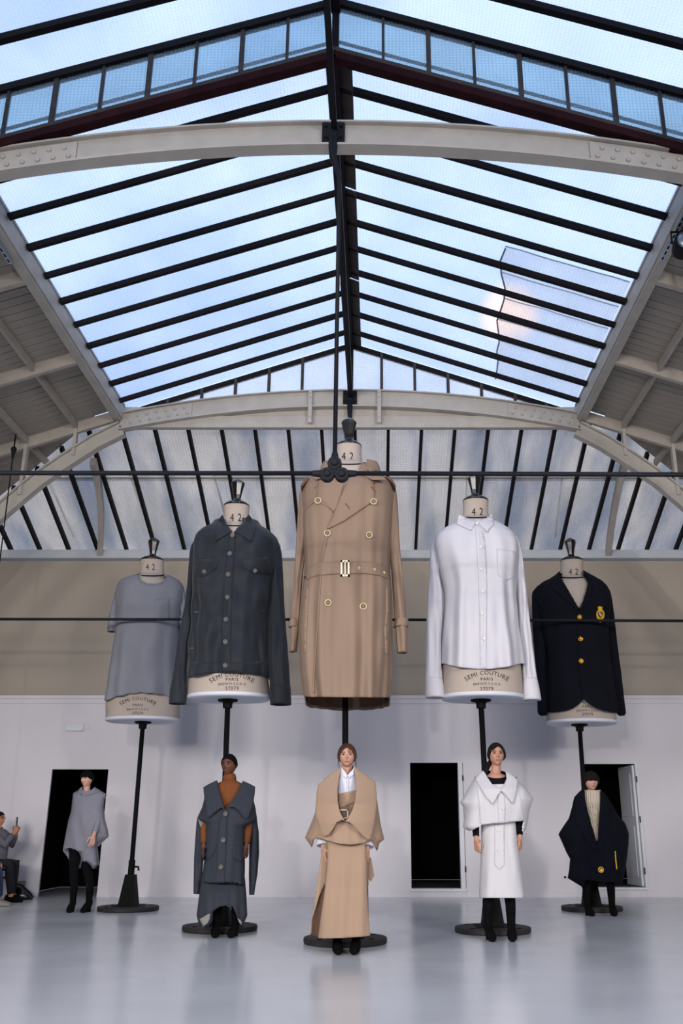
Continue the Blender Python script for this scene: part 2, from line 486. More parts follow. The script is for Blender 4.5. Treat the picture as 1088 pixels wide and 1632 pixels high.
# eave curbs (channel section) and boarded lower roof
for sgn in (-1, 1):
    x = RX + sgn * EAVE; zc = zroof(x)
    c = MB().bar((x + sgn * 0.035, -7, zc - 0.05), (x + sgn * 0.035, T2 + 0.2, zc - 0.05), 0.05, 0.26)
    c.bar((x + sgn * 0.085, -7, zc - 0.20), (x + sgn * 0.085, T2 + 0.2, zc - 0.20), 0.11, 0.03)
    obj('eave_curb', c, M_STEELW, ceil)
    obj('curb_cover', MB().bar((x + sgn * 0.015, -7, zc + 0.35), (x + sgn * 0.015, T1, zc + 0.35), 0.04, 0.62), M_STEELW, ceil)
    # planks
    xo = RX + sgn * 8.1
    base = None; pw = 0.15
    y = 6.6; k = 0
    ends = []
    while y < 15.9:
        if y + pw < T2 - 0.05:
            if base is None:
                xa, xb = x + sgn * 0.05, xo
                b = MB(); pts = []
                for dz in (0.0, 0.022):
                    for (xx, yy) in ((xa, y + .006), (xb, y + .006), (xb, y + pw - .006), (xa, y + pw - .006)):
                        pts.append((xx, yy, zroof(xx) + 0.02 + dz))
                base = obj('plank', b.hexa(pts), M_PLANK, ceil); y0 = y
            else:
                dup(base, (0, y - y0, random.uniform(-.004, .004)), ceil)
        else:
            pts = []
            for dz in (0.0, 0.022):
                for yy, far in ((y + .004, 0), (y + .004, 1), (y + pw - .004, 1), (y + pw - .004, 0)):
                    xi = RX + sgn * max(EAVE + .05, (ZR - zhip(max(yy, T2))) / SL + 0.02) if not far else xo
                    if abs(xi - RX) > 8.0: xi = RX + sgn * 8.0
                    pts.append((xi, yy, zroof(xi) + 0.02 + dz))
            obj('plank', MB().hexa(pts), M_PLANK, ceil)
        y += pw; k += 1
    pts = []
    for dz in (0.045, 0.08):
        for (xx, yy) in ((x, -7), (xo, -7), (xo, T2), (x, T2)): pts.append((xx, yy, zroof(xx) + dz))
    obj('roof_deck', MB().hexa(pts), M_PLANK, ceil)
    for dx in (0.72, 1.46, 2.20, 2.94, 3.68, 4.1):
        xx = x + sgn * dx
        obj('purlin', MB().bar((xx, 3, zroof(xx) - 0.07), (xx, T2 + 0.9 * (dx > 1), zroof(xx) - 0.045), 0.045, 0.11), M_PURL, ceil)
    for yy in (T1, 9.15, 11.1, T2):
        b_ = MB().bar((x + sgn * 0.06, yy, zroof(x + sgn * .06) - 0.07), (xo, yy, zroof(xo) - 0.07), 0.04, 0.17)
        b_.bar((x + sgn * 0.06, yy, zroof(x + sgn * .06) - 0.16), (xo, yy, zroof(xo) - 0.16), 0.07, 0.018)
        obj('rib', b_, M_PURL, ceil)

# plastic sheet laid over the glass on the right slope
ps = []
a_ = MB()
for i in range(9):
    row = []
    for j in range(13):
        s, t = i / 8, j / 12
        yy = 9.62 + t * 3.3
        xi = 2.02 + 0.28 * t - 0.10 * noise.noise(Vector((t * 5, 1, 0)))
        xx = xi + s * (EAVE - 0.02 - xi)
        row.append((RX + xx, yy, ZR - SL * xx + 0.085 + 0.02 * noise.noise(Vector((s * 4, t * 9, 3)))))
    ps.append(row)
a_.grid(ps)
M_FILM = glass('sheet_film', (0.97, 0.96, 0.94, 1), lin(236, 236, 230), 0.14, 0.5, 0.02, (0, 1))
sh = obj('plastic_sheet', a_, M_FILM, None, True, loc=(RX + 2.9, 11.2, 7.5), solid=0.004)
tag(sh, 'milky plastic sheet laid over the glazing at the right edge of the glass roof', 'sheet')

for j_ in range(0, 13, 2):
    pts_ = [Vector(ps[i_][j_]) + Vector((0, 0, .012)) for i_ in range(9)]
    obj('taped_edge', MB().tube(pts_, .009, 6), M_RUST if j_ in (0,) else MATS['wall_beige'], sh)
obj('taped_edge', MB().tube([Vector(ps[0][j_]) + Vector((0, 0, -.02)) for j_ in range(13)], .011, 6), M_RUST, sh)

# ---------------------------------------------------------------- window_1: raised glazed step above the near truss
w1 = bpy.data.objects.new('window_1', None); COL.objects.link(w1); struct(w1); w1.location = (RX, T1, ZR)
for sgn in (-1, 1):
    a = Vector((RX, T1, ZR - 0.06)); b = Vector((RX + sgn * (EAVE + .1), T1, zroof(RX + EAVE + .1) - 0.06)); up = Vector((0, 0, STEP))
    obj('bottom_beam', MB().bar(a - Vector((0, .03, .04)), b - Vector((0, .03, .03)), 0.11, 0.085), M_RED, w1)
    obj('sill_rail', MB().bar(a + Vector((0, -.02, .05)), b + Vector((0, -.02, .05)), 0.09, 0.05), M_RUST, w1)
    obj('head_rail', MB().bar(a + up + Vector((0, 0, 0.06)), b + up + Vector((0, 0, 0.06)), 0.10, 0.08), M_BAR, w1)
    n = 8; prev = 0.03
    for i in range(n):
        x1_ = min(0.03 + 0.457 * (i + 1), EAVE + 0.05)
        p0, p1 = RX + sgn * prev, RX + sgn * (x1_ - 0.01)
        pts = []
        for yy in (T1 - 0.004, T1 + 0.004):
            pts += [(p0, yy, zroof(p0)), (p1, yy, zroof(p1)), (p1, yy, zroof(p1) + STEP), (p0, yy, zroof(p0) + STEP)]
        obj('glass_pane', MB().hexa(pts), M_GLASSV, w1)
        xm = RX + sgn * x1_
        obj('mullion', MB().box(xm - (0.022 if i % 2 else 0.013), xm + (0.022 if i % 2 else 0.013), T1 - 0.03, T1 + 0.02, zroof(xm) - 0.04, zroof(xm) + STEP + 0.03), M_RUST, w1)
        prev = x1_
    # outer gutter edge seen dimly through the glass
    obj('outer_bar', MB().bar((RX, T1 + 0.12, ZR + 0.27), (RX + sgn * EAVE, T1 + 0.12, zroof(RX + EAVE) + 0.27), 0.02, 0.03), M_RUST, w1)
obj('crown_post', MB().bar((RX, T1, ZR - 0.1), (RX, T1, ZR + STEP + 0.1), 0.07, 0.06), M_BAR, w1)

# ---------------------------------------------------------------- trusses


def ztop(r, base=7.59): return base - 0.031 * r * r


def make_truss(Y, label, zc, pu):
    t = thing('roof_truss', label, 'truss', (RX, Y, zc))
    # curved I beam
    b = MB(); xs = [RX + (-EAVE - .05) + (2 * EAVE + .1) * i / 40 for i in range(41)]
    def sec(x, y0, y1, z0, z1):
        zz = ztop(x - RX, zc)
        return [(x, y0, zz + z0), (x, y1, zz + z0), (x, y1, zz + z1), (x, y0, zz + z1)]
    b.sweep(xs, lambda i, x: sec(x, Y - 0.012, Y + 0.012, -0.27, 0.0))
    b.sweep(xs, lambda i, x: sec(x, Y - 0.075, Y + 0.075, -0.285, -0.262))
    b.sweep(xs, lambda i, x: sec(x, Y - 0.065, Y + 0.065, -0.005, 0.015))
    obj('arch_beam', b, M_STEELW, t)
    # riveted plates at both ends
    rv = MB().lathe((0, 0, 0), [(0.026, 0), (0.024, 0.010), (0.013, 0.018), (0.002, 0.020)], 8, 'y')
    rme = None
    for sgn in (-1, 1):
        r0, r1 = 2.48, 3.50
        pts = []
        for yy in (Y - 0.03, Y - 0.012):
            for (r, dz) in ((r0, -.245), (r1, -.245), (r1, -.02), (r0, -.02)):
                pts.append((RX + sgn * r, yy, ztop(r, zc) + dz))
        pl = obj('gusset_plate', MB().hexa(pts), M_STEELW, t)
        for k in range(14):
            r = r0 + 0.07 + k // 2 * 0.145 + (0.05 if k % 2 else 0)
            dz = -0.085 if k % 2 else -0.185
            pos = Vector((RX + sgn * r, Y - 0.03, ztop(r, zc) + dz)) - t.location
            if rme is None:
                ro = obj('rivet', rv, M_STEELW, None, True); rme = ro.data; ro.parent = pl; ro.location = pos
            else:
                ro = bpy.data.objects.new('rivet', rme); COL.objects.link(ro); ro.parent = pl; ro.location = pos
    # knees down to the side walls
    for sgn in (-1, 1):
        path = [(3.55, 6.95), (3.95, 6.72), (4.35, 6.42), (4.75, 6.10), (5.10, 5.75), (5.5, 5.32), (6.1, 4.5), (6.7, 3.5), (7.2, 2.4), (7.5, 1.2), (7.6, 0.0)]
        k_ = MB(); P = [Vector((RX + sgn * a, Y, z)) for a, z in path]
        def nrm(i):
            d = P[min(i + 1, len(P) - 1)] - P[max(i - 1, 0)]; d.normalize(); return Vector((d.z, 0, -d.x)) * sgn
        def s1(y0, y1, n0, n1):
            return lambda i, p: [p + nrm(i) * n0 + Vector((0, y0, 0)), p + nrm(i) * n0 + Vector((0, y1, 0)), p + nrm(i) * n1 + Vector((0, y1, 0)), p + nrm(i) * n1 + Vector((0, y0, 0))]
        k_.sweep(P, s1(-0.012, 0.012, -0.11, 0.11)); k_.sweep(P, s1(-0.07, 0.07, 0.10, 0.125)); k_.sweep(P, s1(-0.07, 0.07, -0.125, -0.10))
        obj('knee_brace', k_, M_STEELW, t)
        for r, zb_ in ((4.26, 6.5), (5.0, 5.85)):
            obj('strut', MB().bar((RX + sgn * r, Y, zb_), (RX + sgn * r, Y, zroof(RX + r) - 0.1), 0.05, 0.09, up=(0, 1, 0)), M_STEELW, t)
    # crown plate
    zz = ztop(0, zc)
    cp = obj('crown_plate', MB().box(RX - 0.11, RX + 0.11, Y - 0.06, Y - 0.02, zz - 0.24, zz - 0.01), M_ROD, t, bevel=0.006)
    bm_ = MB()
    for dx in (-0.075, 0.075):
        for dz in (-0.06, -0.19): bm_.lathe((RX + dx, Y - 0.06, zz + dz), [(0.016, 0), (0.016, 0.015), (0.01, 0.02)], 8, 'y')
    bm_.lathe((RX, Y - 0.06, zz - 0.15), [(0.04, 0), (0.04, 0.02), (0.02, 0.03)], 12, 'y')
    obj('bolt', bm_, M_ROD, cp)['kind'] = 'stuff'
    # tie rod, king rod, connector
    zt_ = 3.93
    jx = RX + 0.085 if Y == T1 else RX + 0.02
    jx = pu
    sag = 0.02
    l = MB().tube([(RX - 7.6, Y, zt_ - sag + 0.03), (jx - 0.12, Y, zt_)], 0.021, 10)
    r = MB().tube([(jx + 0.12, Y, zt_), (RX + 7.6, Y, zt_ - 0.03)], 0.021, 10)
    obj('tie_rod', l, M_ROD, t, True); obj('tie_rod', r, M_ROD, t, True)
    kr = MB().tube([(RX, Y - 0.07, zz - 0.2), (RX, Y - 0.05, zz - 0.42), (jx, Y, zz - 0.62), (jx, Y, zt_ + 0.13)], [0.05, 0.035, 0.019, 0.019], 10)
    obj('king_rod', kr, M_ROD, t, True)
    c = MB(); R = 0.060; Y0_, Y1_ = Y - 0.035, Y + 0.035
    for dx, dz in ((-0.062, -0.015), (0.062, -0.015), (0, 0.085)):
        c.lathe((jx + dx, Y1_, zt_ + dz), [(0.01, 0.0), (R, 0.0), (R, 0.07), (0.01, 0.07)], 20, 'y')
    c.tube([(jx, Y, zt_ + 0.1), (jx, Y, zt_ + 0.2)], [0.045, 0.022], 10)
    for s_ in (-1, 1): c.tube([(jx + s_ * 0.10, Y, zt_ - 0.005), (jx + s_ * 0.19, Y, zt_)], [0.036, 0.026], 10)
    c.box(jx - .05, jx + .05, Y - .03, Y + .03, zt_ - .03, zt_ + .09)
    co = obj('rod_connector', c, M_ROD, t, bevel=0.004)
    for dx, dz in ((-0.062, -0.015), (0.062, -0.015), (0, 0.085)):
        obj('bolt_head', MB().lathe((jx + dx, Y0_, zt_ + dz), [(0.032, 0), (0.032, 0.02), (0.02, 0.026)], 6, 'y'), M_ROD, co)
    return t


jn = at(533, 750, T1).x
make_truss(T1, 'nearer cream steel arch truss with its black tie rod crossing before the trench coat', 7.59, jn)
tf = make_truss(T2, 'farther cream steel arch truss before the sloping end glazing, at the back wall', 7.60, RX + 0.02)
for sgn in (-1, 1):
    x = RX + (0.46 if sgn > 0 else -0.62)
    s_ = obj('strap', MB().box(x - 0.03, x + 0.03, T2 - 0.10, T2 - 0.07, 7.02, 7.58), M_STEELW, tf, bevel=0.004)
    for zz in (7.54, 7.46, 7.12):
        obj('bolt', MB().lathe((x, T2 - 0.10, zz), [(0.014, 0), (0.014, 0.01), (0.008, 0.014)], 8, 'y'), M_STEELW, s_)
# header boards of the end glazing, behind the far truss
hb = MB().box(RX - 3.6, RX + 3.6, T2 + 0.06, T2 + 0.12, 7.2, 7.36)
struct(obj('trim_3', hb, M_STEELW))
struct(obj('trim_4', MB().box(RX - 3.75, RX + 3.75, T2 + 0.02, T2 + 0.12, 6.99, 7.19), M_STEELW, bevel=0.006))

# ---------------------------------------------------------------- window_2: glazed gable above the far truss
w2 = bpy.data.objects.new('window_2', None); COL.objects.link(w2); struct(w2); w2.location = (RX, T2, ZR)
for sgn in (-1, 1):
    obj('top_rail', MB().bar((RX, T2 + .1, ZR - 0.04), (RX + sgn * 3.45, T2 + .1, zroof(RX + 3.45) - 0.04), 0.06, 0.08), M_BAR, w2)
    xsb = [0.0, 0.24, 0.77, 1.30, 1.83, 2.36, 2.89, 3.35] if sgn < 0 else [0.0, 0.50, 1.03, 1.56, 2.09, 2.62, 3.10, 3.4]
    for i in range(len(xsb) - 1):
        p0, p1 = RX + sgn * xsb[i], RX + sgn * xsb[i + 1]
        zb0, zb1 = ztop(xsb[i]) + 0.03, ztop(xsb[i + 1]) + 0.03
        zt0, zt1 = zroof(p0) - 0.04, zroof(p1) - 0.04
        if zt1 < zb1 + 0.02: zt1 = zb1 + 0.02
        pts = []
        for yy in (T2 + 0.09, T2 + 0.10): pts += [(p0, yy, zb0), (p1, yy, zb1), (p1, yy, zt1), (p0, yy, zt0)]
        obj('glass_pane', MB().hexa(pts), M_GLASSG, w2)
        if i > 0:
            obj('mullion', MB().box(p0 - 0.022, p0 + 0.022, T2 + 0.05, T2 + 0.12, zb0 - 0.03, zt0 + 0.02), M_RUST, w2)
bt = MB(); xs = [RX - 3.4 + 6.8 * i / 30 for i in range(31)]
bt.sweep(xs, lambda i, x: [(x, T2 + .04, ztop(x - RX) + 0.015), (x, T2 + .12, ztop(x - RX) + 0.015), (x, T2 + .12, ztop(x - RX) + 0.05), (x, T2 + .04, ztop(x - RX) + 0.05)])
obj('bottom_rail', bt, M_RUST, w2)
obj('crown_post', MB().box(RX - 0.045, RX + 0.045, T2 + 0.0, T2 + 0.1, 7.55, ZR), M_BAR, w2)

# ---------------------------------------------------------------- window_3: sloping end glazing down to the back wall
w3 = bpy.data.objects.new('window_3', None); COL.objects.link(w3); struct(w3); w3.location = (RX, YW, 5.85)
dx = at(64, 878, 16.0).x - at(18, 878, 16.0).x
xb0 = at(18, 878, 16.0).x - 3 * dx
bars = [xb0 + dx * k for k in range(31)]


def ystart(x):   # where the end slope meets the side roof or the truss
    return max(T2 + 0.13, YW - (zroof(x) - 5.85) / 0.426)


for k, xx in enumerate(bars):
    if abs(xx - RX) > 7.6: continue
    ya = ystart(xx); yb = YW - 0.05
    obj('glazing_bar', MB().bar((xx, ya, zhip(ya) - 0.0), (xx, yb, zhip(yb) - 0.0), 0.05, 0.09), M_BAR, w3)
    x2 = xx + dx
    if abs(x2 - RX) < 7.75:
        for (f0, f1, lift) in ((0.0, 0.42, 0.06), (0.415, 1.0, 0.05)):
            pts = []
            for dz in (0.0, 0.01):
                c4 = []
                for (X_, f_) in ((xx + .01, f0), (x2 - .01, f0), (x2 - .01, f1), (xx + .01, f1)):
                    ys_ = ystart(X_); yL = T2 + 0.13 + (YW + 0.05 - T2 - 0.13) * f_; yy = max(yL, ys_)
                    c4.append((X_, yy, zhip(yy) + lift + dz))
                pts += c4
            if max(p_[1] for p_ in pts[:4]) - min(p_[1] for p_ in pts[:4]) > 0.05:
                obj('glass_pane', MB().hexa(pts), M_GLASSH, w3)
yl = T2 + 0.13 + (YW - T2 - 0.13) * 0.42
obj('lap_bar', MB().bar((RX - 6.0, yl, zhip(yl) + 0.09), (RX + 6.0, yl, zhip(yl) + 0.09), 0.05, 0.02), M_RUST, w3)
for u0, v0, u1, v1 in ((432, 745, 512, 880), (880, 745, 885, 880)): pass
# props outside, seen as soft lines through the glass
for k, xx in enumerate((-5.7, -4.25, -2.8, 1.55, 3.2)):
    obj('outer_bar', MB().bar((xx, T2 + 1.6, zhip(T2 + 1.6) + 0.35), (xx + 0.1, YW, 5.85 + 0.30), 0.03, 0.03), M_RUST, w3)
# cream hip rafters
for k, (x0, x1) in enumerate(((-4.62, -5.05), (4.05, 4.22))):
    pth = []
    for i in range(9):
        f_ = i / 8; yy = 13.75 + (YW - 0.1 - 13.75) * f_
        pth.append(Vector((x0 + (x1 - x0) * (f_ ** 1.5), yy, zhip(yy) - 0.10 - 0.10 * sin(pi * f_) * -0.6)))
    hr = MB().sweep(pth, lambda i, p: [p + Vector((-.05, 0, -.09)), p + Vector((.05, 0, -.09)), p + Vector((.05, 0, .04)), p + Vector((-.05, 0, .04))])
    obj('hip_rafter', hr, M_STEELW, w3)

# ---------------------------------------------------------------- fittings on the roof sides
M_GALV = mat('galvanised', lin(170, 185, 200), 0.35, metal=0.7, var=0.1)
for (u0, v0, u1, v1, yy, lab) in ((-40, 300, 17, 418, 8.7, 'perforated steel channel fixed under the boarded ceiling at the left edge'),
                                  (1088 + 20, 312, 1053, 414, 8.7, 'perforated steel channel under the boarded ceiling at the right edge, carrying the floodlight')):
    b0 = at(u1, v1, yy); a0 = Vector((b0.x, yy - 1.6, b0.z))
    t = thing('strut_channel', lab, 'channel', b0)
    obj('channel', MB().bar(a0, b0, 0.045, 0.045), M_GALV, t)
    hl = MB()
    for i in range(16):
        p_ = b0 + (a0 - b0) * ((i + 0.6) / 16)
        hl.box(p_.x - 0.009, p_.x + 0.009, p_.y - 0.028, p_.y + 0.028, p_.z - 0.0245, p_.z - 0.021)
    obj('slot', hl, M_BLACK, t)
    obj('hanger', MB().tube([b0 + Vector((0, -0.9, 0)), (b0.x, yy - 0.9, zroof(b0.x))], 0.008, 6), M_GALV, t)
p_ = at(1092, 388, 8.1)
t = thing('floodlight', 'round black floodlight hanging at the right edge under the boarded ceiling', 'light', p_)
obj('housing', MB().lathe(p_, [(0.03, -0.16), (0.10, -0.15), (0.12, -0.05), (0.13, 0.06), (0.125, 0.08), (0.115, 0.06)], 20, 'y'), M_BAR, t, True)
obj('lens', MB().lathe(p_ + Vector((0, -0.055, 0)), [(0.112, 0.0), (0.112, 0.012), (0.06, 0.03), (0.002, 0.035)], 20, 'y'), M_GALV, t, True)
obj('yoke', MB().tube([p_ + Vector((-.14, 0, 0)), p_ + Vector((-.14, 0, .14)), p_ + Vector((.14, 0, .14)), p_ + Vector((.14, 0, 0))], 0.012, 8).tube([p_ + Vector((0, 0, .14)), p_ + Vector((0, 0, .3))], 0.015, 8), M_BAR, t)

# hanging cable with black cap at the far left
a0 = at(22, 716, 12.6); b0 = at(-8, 955, 12.6)
t = thing('suspension_rod', 'thin black rod hanging from a round black cap under the boarded ceiling at far left', 'rod', a0)
obj('rod', MB().tube([a0, b0, b0 + (b0 - a0) * 1.2], 0.010, 8), M_ROD, t)
obj('cap', MB().lathe(a0, [(0.012, -0.16), (0.03, -0.05), (0.045, 0.0), (0.035, 0.03), (0.01, 0.045)], 14), M_ROD, t, True)
obj('bracket', MB().tube([a0, (a0.x, a0.y, zroof(a0.x))], 0.012, 8), M_ROD, t)

# ================================================================ cloth tools
M_CREAM = mat('form_canvas', lin(174, 162, 151), 0.85, var=0.05, scale=4, bump=0.06, bscale=120)
M_DISC = mat('form_underside', lin(206, 210, 220), 0.6, var=0.03)
M_GLOSSB = mat('black_lacquer', lin(14, 14, 16), 0.22, var=0.2, spec=0.6)
M_POLE = mat('black_steel', lin(11, 11, 13), 0.7, var=0.2, scale=5, spec=0.12)
M_BASE = mat('base_iron', lin(36, 34, 34), 0.7, var=0.25, scale=5)
M_INK = mat('ink', lin(30, 26, 26), 0.8, var=0.1, spec=0.1)
M_DENIM = mat('navy_chambray', lin(25, 31, 40), 0.75, var=0.12, scale=2.5, bump=0.2, bscale=90, sheen=0.1)
M_TRENCH = mat('tan_gabardine', lin(136, 115, 98), 0.8, var=0.04, scale=2, bump=0.08, bscale=90)
M_TRENCHIN = mat('tan_lining', lin(96, 70, 52), 0.85, var=0.15, scale=5)
M_SHIRT = mat('white_poplin', lin(200, 199, 206), 0.7, var=0.015, scale=3, bump=0.05, bscale=90)
M_TEE = mat('grey_jersey', lin(126, 128, 136), 0.9, var=0.04, scale=3, bump=0.1, bscale=120)
M_BLAZER = mat('navy_wool', lin(13, 15, 24), 0.9, var=0.15, scale=3, bump=0.1, bscale=100, spec=0.15)
M_GOLD = mat('gold_metal', lin(212, 160, 62), 0.3, metal=0.9, var=0.1)
M_GREYBTN = mat('grey_horn', lin(88, 84, 83), 0.4, var=0.2, scale=20)
M_PEARL = mat('pearl', lin(225, 220, 210), 0.25, var=0.05)
M_OLIVE = mat('olive_horn', lin(120, 104, 62), 0.4, var=0.2, scale=20)
M_IVORY = mat('ivory', lin(226, 216, 190), 0.4, var=0.05)
M_YELLOW = mat('yellow_thread', lin(214, 178, 34), 0.8, var=0.15, scale=30)
M_BROWNT = mat('brown_thread', lin(120, 76, 40), 0.8, var=0.2, scale=30)


def interp(rows, n, vmode=True):
    """rows (v, a, b, ...) -> n rows, smooth (monotone cubic-ish) interpolation in v"""
    vs = [r[0] for r in rows]; out = []
    k = len(rows)
    def slope(i, c):
        if i == 0: return (rows[1][c] - rows[0][c]) / (vs[1] - vs[0])
        if i == k - 1: return (rows[-1][c] - rows[-2][c]) / (vs[-1] - vs[-2])
        return (rows[i + 1][c] - rows[i - 1][c]) / (vs[i + 1] - vs[i - 1])
    for j in range(n):
        v = vs[0] + (vs[-1] - vs[0]) * j / (n - 1)
        i = 0
        while i < k - 2 and v > vs[i + 1]: i += 1
        h = vs[i + 1] - vs[i]; t = (v - vs[i]) / h
        row = [v]
        for c in range(1, len(rows[0])):
            p0, p1 = rows[i][c], rows[i + 1][c]; m0, m1 = slope(i, c) * h * 0.7, slope(i + 1, c) * h * 0.7
            row.append((2 * t ** 3 - 3 * t * t + 1) * p0 + (t ** 3 - 2 * t * t + t) * m0 + (-2 * t ** 3 + 3 * t * t) * p1 + (t ** 3 - t * t) * m1)
        out.append(row)
    return out


def ring_loft(rows, Y0, nr=60, n=96, p=2.3, fold=None, hem=None, top=None, cap=False, captop=False):
    """rows: (v, uL, uR, df, db) -> closed rings round the plane Y0. hem(u)->v of the lower edge at the front"""
    R = interp(rows, nr); mb = MB(); g = []
    last = R[-1]; zl = at((last[1] + last[2]) / 2, last[0], Y0).z
    z0 = at((R[0][1] + R[0][2]) / 2, R[0][0], Y0).z
    for i, (v, uL, uR, df, db) in enumerate(R):
        s = i / (nr - 1); a = at(uL, v, Y0); b = at(uR, v, Y0); cx = (a.x + b.x) / 2; hw = (b.x - a.x) / 2; z = (a.z + b.z) / 2
        ring = []
        for j in range(n):
            th = 2 * pi * j / n; c, sn = cos(th), sin(th)
            ex = (abs(c) ** (2 / p)) * (1 if c >= 0 else -1); ey = (abs(sn) ** (2 / p)) * (1 if sn >= 0 else -1)
            d = db if ey > 0 else df
            pt = Vector((cx + hw * ex, Y0 + d * ey, z))
            if fold:
                f_ = fold(th, s, ex, ey)
                # keep the silhouette: displace mostly along depth
                pt.y += f_ * (ey if abs(ey) > .2 else 0.2 * (1 if ey > 0 else -1)); pt.x += f_ * ex * 0.25
            if top and s < 0.3:
                pt.z += top(th, ex, ey) * (1 - s / 0.3) ** 2
            ring.append(pt)
        g.append(ring)
    if hem:
        for j in range(n):
            e_ = g[-1][j]; u = proj(e_)[0]; vh = hem(u, e_.y < Y0)
            zt = at(u, vh, e_.y).z if e_.y < Y0 + 0.02 else None
            if zt is None: zt = at(u, vh, Y0).z
            dz = zt - e_.z
            for i in range(nr):
                s = i / (nr - 1)
                if s > 0.5: g[i][j] = g[i][j] + Vector((0, 0, dz * ((s - .5) / .5) ** 1.5))
    k = len(mb.v); mb.grid(g, closed=True)
    if cap: mb.f.append(tuple(range(len(mb.v) - n, len(mb.v))))
    if captop: mb.f.append(tuple(range(0, n))[::-1])
    return mb


def cut(mb, poly, front_of):
    """open a mesh where its front faces show inside a polygon of the photograph"""
    def inside(u, v):
        c = False
        for i in range(len(poly)):
            x0, y0 = poly[i]; x1, y1 = poly[i - 1]
            if (y0 > v) != (y1 > v) and u < (x1 - x0) * (v - y0) / (y1 - y0) + x0: c = not c
        return c
    nf = []
    for f in mb.f:
        c = sum((mb.v[i] for i in f), Vector()) / len(f)
        if c.y < front_of and inside(*proj(c)): continue
        nf.append(f)
    mb.f = nf
    # pull the ragged edge onto the outline
    used = set(i for f in nf for i in f)
    for i in used:
        p = mb.v[i]
        if p.y >= front_of: continue
        u, v = proj(p)
        if not inside(u, v): continue
        best = None
        for a in range(len(poly)):
            x0, y0 = poly[a - 1]; x1, y1 = poly[a]; dx, dy = x1 - x0, y1 - y0; L2 = dx * dx + dy * dy or 1
            t = max(0, min(1, ((u - x0) * dx + (v - y0) * dy) / L2)); q = (x0 + dx * t, y0 + dy * t); d = math.hypot(q[0] - u, q[1] - v)
            if best is None or d < best[0]: best = (d, q)
        if best[0] < 3.0: mb.v[i] = at(best[1][0], best[1][1], p.y)
    return mb


def bvh_of(mb): return BVHTree.FromPolygons([tuple(p) for p in mb.v], mb.f)


ORG = Vector((0, 0, CH))


def hitY(bvh, u, v, Yf):
    d = ray(u, v).normalized(); h = bvh.ray_cast(ORG, d)
    if h[0] is not None: return h[0].y
    q_ = bvh.find_nearest(at(u, v, Yf))
    return min(q_[0].y, Yf + 0.2) if q_[0] is not None else Yf


def densify(poly, step):
    out = []
    for i in range(len(poly)):
        a, b = poly[i], poly[(i + 1) % len(poly)]
        n = max(1, int(math.hypot(b[0] - a[0], b[1] - a[1]) / step))
        for k in range(n): out.append((a[0] + (b[0] - a[0]) * k / n, a[1] + (b[1] - a[1]) * k / n))
    return out


def smooth_poly(poly, it=1):
    for _ in range(it):
        o = []
        for i in range(len(poly)):
            a, b = poly[i], poly[(i + 1) % len(poly)]
            o += [(a[0] * .75 + b[0] * .25, a[1] * .75 + b[1] * .25), (a[0] * .25 + b[0] * .75, a[1] * .25 + b[1] * .75)]
        poly = o
    return poly


def tri(poly, step):
    P = densify(poly, step); n = len(P)
    V = [Vector(p) for p in P]
    u0 = min(p[0] for p in P); u1 = max(p[0] for p in P); v0 = min(p[1] for p in P); v1 = max(p[1] for p in P)
    def inside(u, v):
        c = False
        for i in range(n):
            x0, y0 = P[i]; x1, y1 = P[i - 1]
            if (y0 > v) != (y1 > v) and u < (x1 - x0) * (v - y0) / (y1 - y0) + x0: c = not c
        return c
    y = v0 + step * .5; r = 0
    while y < v1:
        x = u0 + step * (.5 if r % 2 else 0.0)
        while x < u1:
            if inside(x, y) and min((x - a) ** 2 + (y - b) ** 2 for a, b in P) > (step * .55) ** 2: V.append(Vector((x, y)))
            x += step
        y += step * .87; r += 1
    res = delaunay_2d_cdt(V, [(i, (i + 1) % n) for i in range(n)], [], 1, 1e-5)
    return res[0], res[2], res[1]


def sheet(poly, Yfn, th=0.008, step=4.0, thn=None):
    """a piece of cloth with thickness: outline in the photograph, Yfn(u, v) its distance"""
    V, Fc, E = tri(poly, step); mb = MB()
    cnt = {}
    for f in Fc:
        for i in range(3):
            e_ = (f[i], f[(i + 1) % 3]); k = tuple(sorted(e_)); cnt.setdefault(k, []).append(e_)
    front = [at(p.x, p.y, Yfn(p.x, p.y)) for p in V]
    back = [p + Vector((0, th, 0)) for p in front]
    n = len(front); mb.v = front + back
    for f in Fc: mb.f.append(tuple(f)); mb.f.append(tuple(i + n for i in f)[::-1])
    for k, l in cnt.items():
        if len(l) == 1: a, b = l[0]; mb.f.append((b, a, a + n, b + n))
    return mb


def on(bvh, off, Yf): return lambda u, v: hitY(bvh, u, v, Yf) - off


